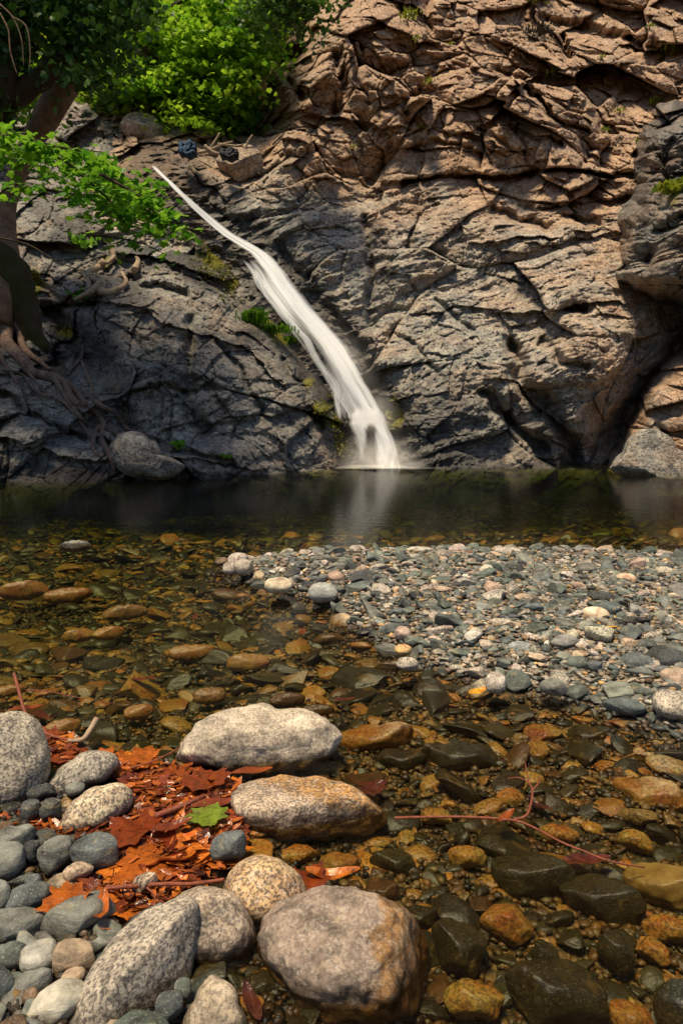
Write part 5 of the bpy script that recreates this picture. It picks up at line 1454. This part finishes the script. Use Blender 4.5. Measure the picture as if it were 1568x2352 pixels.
fallen(470, 1790, .12, 'lobed', 1, M_ORANGE, 'bright orange plane leaf left of the half submerged boulder', z=.016, yaw=R(20))
fallen(300, 1905, .13, 'lobed', 0, M_ORANGE, 'light orange plane leaf below the cream granite', z=.016, yaw=R(60))
fallen(330, 1990, .14, 'lobed', 4, M_ORANGE, 'large dark orange leaf right of the blue grey block', z=.012, yaw=R(150))
fallen(395, 1905, .11, 'oval', 1, M_BROWN, 'pinkish brown narrow leaf lying over the litter centre', z=.026, yaw=R(-62))
fallen(495, 1847, .13, 'oval', 0, M_BROWN, 'brown narrow leaf touching the half submerged boulder', z=.02, yaw=R(-85))
fallen(580, 1773, .12, 'oval', 0, M_ORANGE, 'red orange narrow leaf between the two big boulders', z=.012, yaw=R(-88))
fallen(765, 2020, .13, 'oval', 2, M_ORANGE, 'red leaf with a green edge right of the round orange boulder', z=-.01, yaw=R(-80))
fallen(710, 2018, .09, 'lobed', 3, M_ORANGE, 'curled red leaf at the tip of the round orange boulder', z=-.005, yaw=R(-30))
fallen(790, 1608, .09, 'oval', 0, M_BROWN, 'reddish leaf under water beyond the whitish boulder', z=-.02, yaw=R(-85))
fallen(850, 1810, .08, 'lobed', 1, M_MAROON, 'dark red leaf under water right of the half submerged boulder', z=-.03)
fallen(1345, 1978, .13, 'oval', 0, M_MAROON, 'dark maroon leaf under water beside the twig end', z=-.03, yaw=R(-92))
fallen(1240, 1850, .09, 'oval', 1, M_MAROON, 'dark maroon leaf under water behind the twig fork', z=-.035)
fallen(1165, 1880, .08, 'oval', 1, M_ORANGE, 'small orange leaf stuck on the long red twig', z=.012, yaw=R(-45))
fallen(580, 2300, .09, 'oval', 0, M_BROWN, 'brown leaf under water at the bottom left of the biggest boulder', z=-.01, yaw=R(15))
fallen(60, 1628, .12, 'oval', 0, M_BROWN, 'dull red leaf under the left twig', z=-.01, yaw=R(-80))
fallen(90, 1640, .12, 'oval', 3, M_BROWN, 'maroon leaf crossing the dull red leaf under the left twig', z=-.012, yaw=R(70))
fallen(150, 2070, .09, 'lobed', 3, M_ORANGE, 'pale orange curled leaf above the large angular grey stone', z=.03, yaw=R(130))
fallen(240, 2090, .10, 'oval', 2, M_ORANGE, 'salmon red leaf right of the large angular grey stone', z=.03, yaw=R(20))
fallen(1393, 1440, .10, 'oval', 1, M_YELLOW, 'curled golden brown leaf on the gravel bar', z=.085, yaw=R(40))
fallen(1420, 1455, .09, 'oval', 2, M_YELLOW, 'second curled golden leaf crossing the first on the gravel bar', z=.08, yaw=R(-20))
fallen(1070, 1268, .10, 'lobed', 3, M_ORANGE, 'rust brown leaf on the far edge of the gravel bar', z=.08)
for x, y in [(450, 1420), (690, 1450), (180, 1700), (840, 1700), (920, 1530), (330, 1560)]:
    fallen(x, y, .11, 'oval', int(g.integers(0, 5)), M_BROWN, 'sunken brown leaf on the stream bed', z=-.05, group='sunken leaves', g=g)

def twig(pp, zs, r0, r1, label, name='twig', mat=M_TWIG, branches=(), bumpy=.25):
    P = np.array([at_z(x, y, z) for (x, y), z in zip(pp, zs)])
    T = empty(name, tuple(P[0])); tag(T, label, 'twig')
    V, Fc = tube(P - P[0], np.linspace(r0, r1, len(P)), 8, bumpy, pp[0][0])
    mesh_np('stem', V, Fc, mat, parent=T)
    for bp, bz, br0 in branches:
        Q = np.array([at_z(x, y, z) for (x, y), z in zip(bp, bz)])
        V, Fc = tube(Q - P[0], np.linspace(br0, br0 * .4, len(Q)), 7, .2)
        mesh_np('side_shoot', V, Fc, mat, parent=T)
twig([(905, 1879), (1000, 1876), (1090, 1877), (1160, 1882), (1195, 1888), (1240, 1908), (1290, 1935), (1340, 1955), (1400, 1978), (1478, 1992)], [.008, .012, .014, .014, .014, .012, .012, .008, .004, -.01], .0036, .0020,
     'long thin red twig floating across the right shallows', branches=[([(1180, 1882), (1210, 1870), (1222, 1820), (1212, 1790), (1205, 1752)], [.014, .02, .03, .035, .03], .004), ([(1212, 1795), (1190, 1786), (1165, 1788)], [.035, .03, .02], .0025), ([(1222, 1815), (1235, 1800), (1240, 1785)], [.03, .035, .03], .003)])
twig([(33, 1548), (45, 1590), (60, 1640), (85, 1670), (120, 1690), (165, 1700)], [.10, .07, .03, .012, .006, .004], .006, .004, 'red twig rising out of the water behind the tall left boulder',
     branches=[([(120, 1690), (100, 1705), (90, 1712)], [.006, .004, 0], .004), ([(60, 1585), (110, 1588), (180, 1602), (262, 1616)], [.02, .018, .012, .0], .0025)])
twig([(158, 1702), (190, 1698), (205, 1680), (222, 1652)], [.008, .02, .03, .045], .006, .010, 'short broken grey brown stick beside the red twig', 'stick', M_DRIFT)
twig([(240, 2040), (310, 2035), (380, 2030), (440, 2030), (515, 2020)], [.02, .022, .025, .024, .022], .005, .004, 'brown twig lying on the lower leaf litter', branches=[([(330, 2033), (350, 2050), (358, 2068)], [.022, .018, .01], .003)])
twig([(355, 1875), (400, 1858), (440, 1842), (470, 1828)], [.018, .022, .024, .02], .008, .006, 'wet brown stick in the middle of the leaf litter', 'stick')
twig([(300, 1765), (360, 1745), (415, 1716)], [.01, .015, .04], .0025, .0015, 'thin pale stem leaning on the whitish boulder')
twig([(1240, 1262), (1262, 1252), (1285, 1255), (1300, 1262)], [.1, .13, .13, .1], .004, .003, 'small dark twig on the far edge of the gravel bar', mat=M_SHRUB)
print('objects', len(bpy.data.objects))
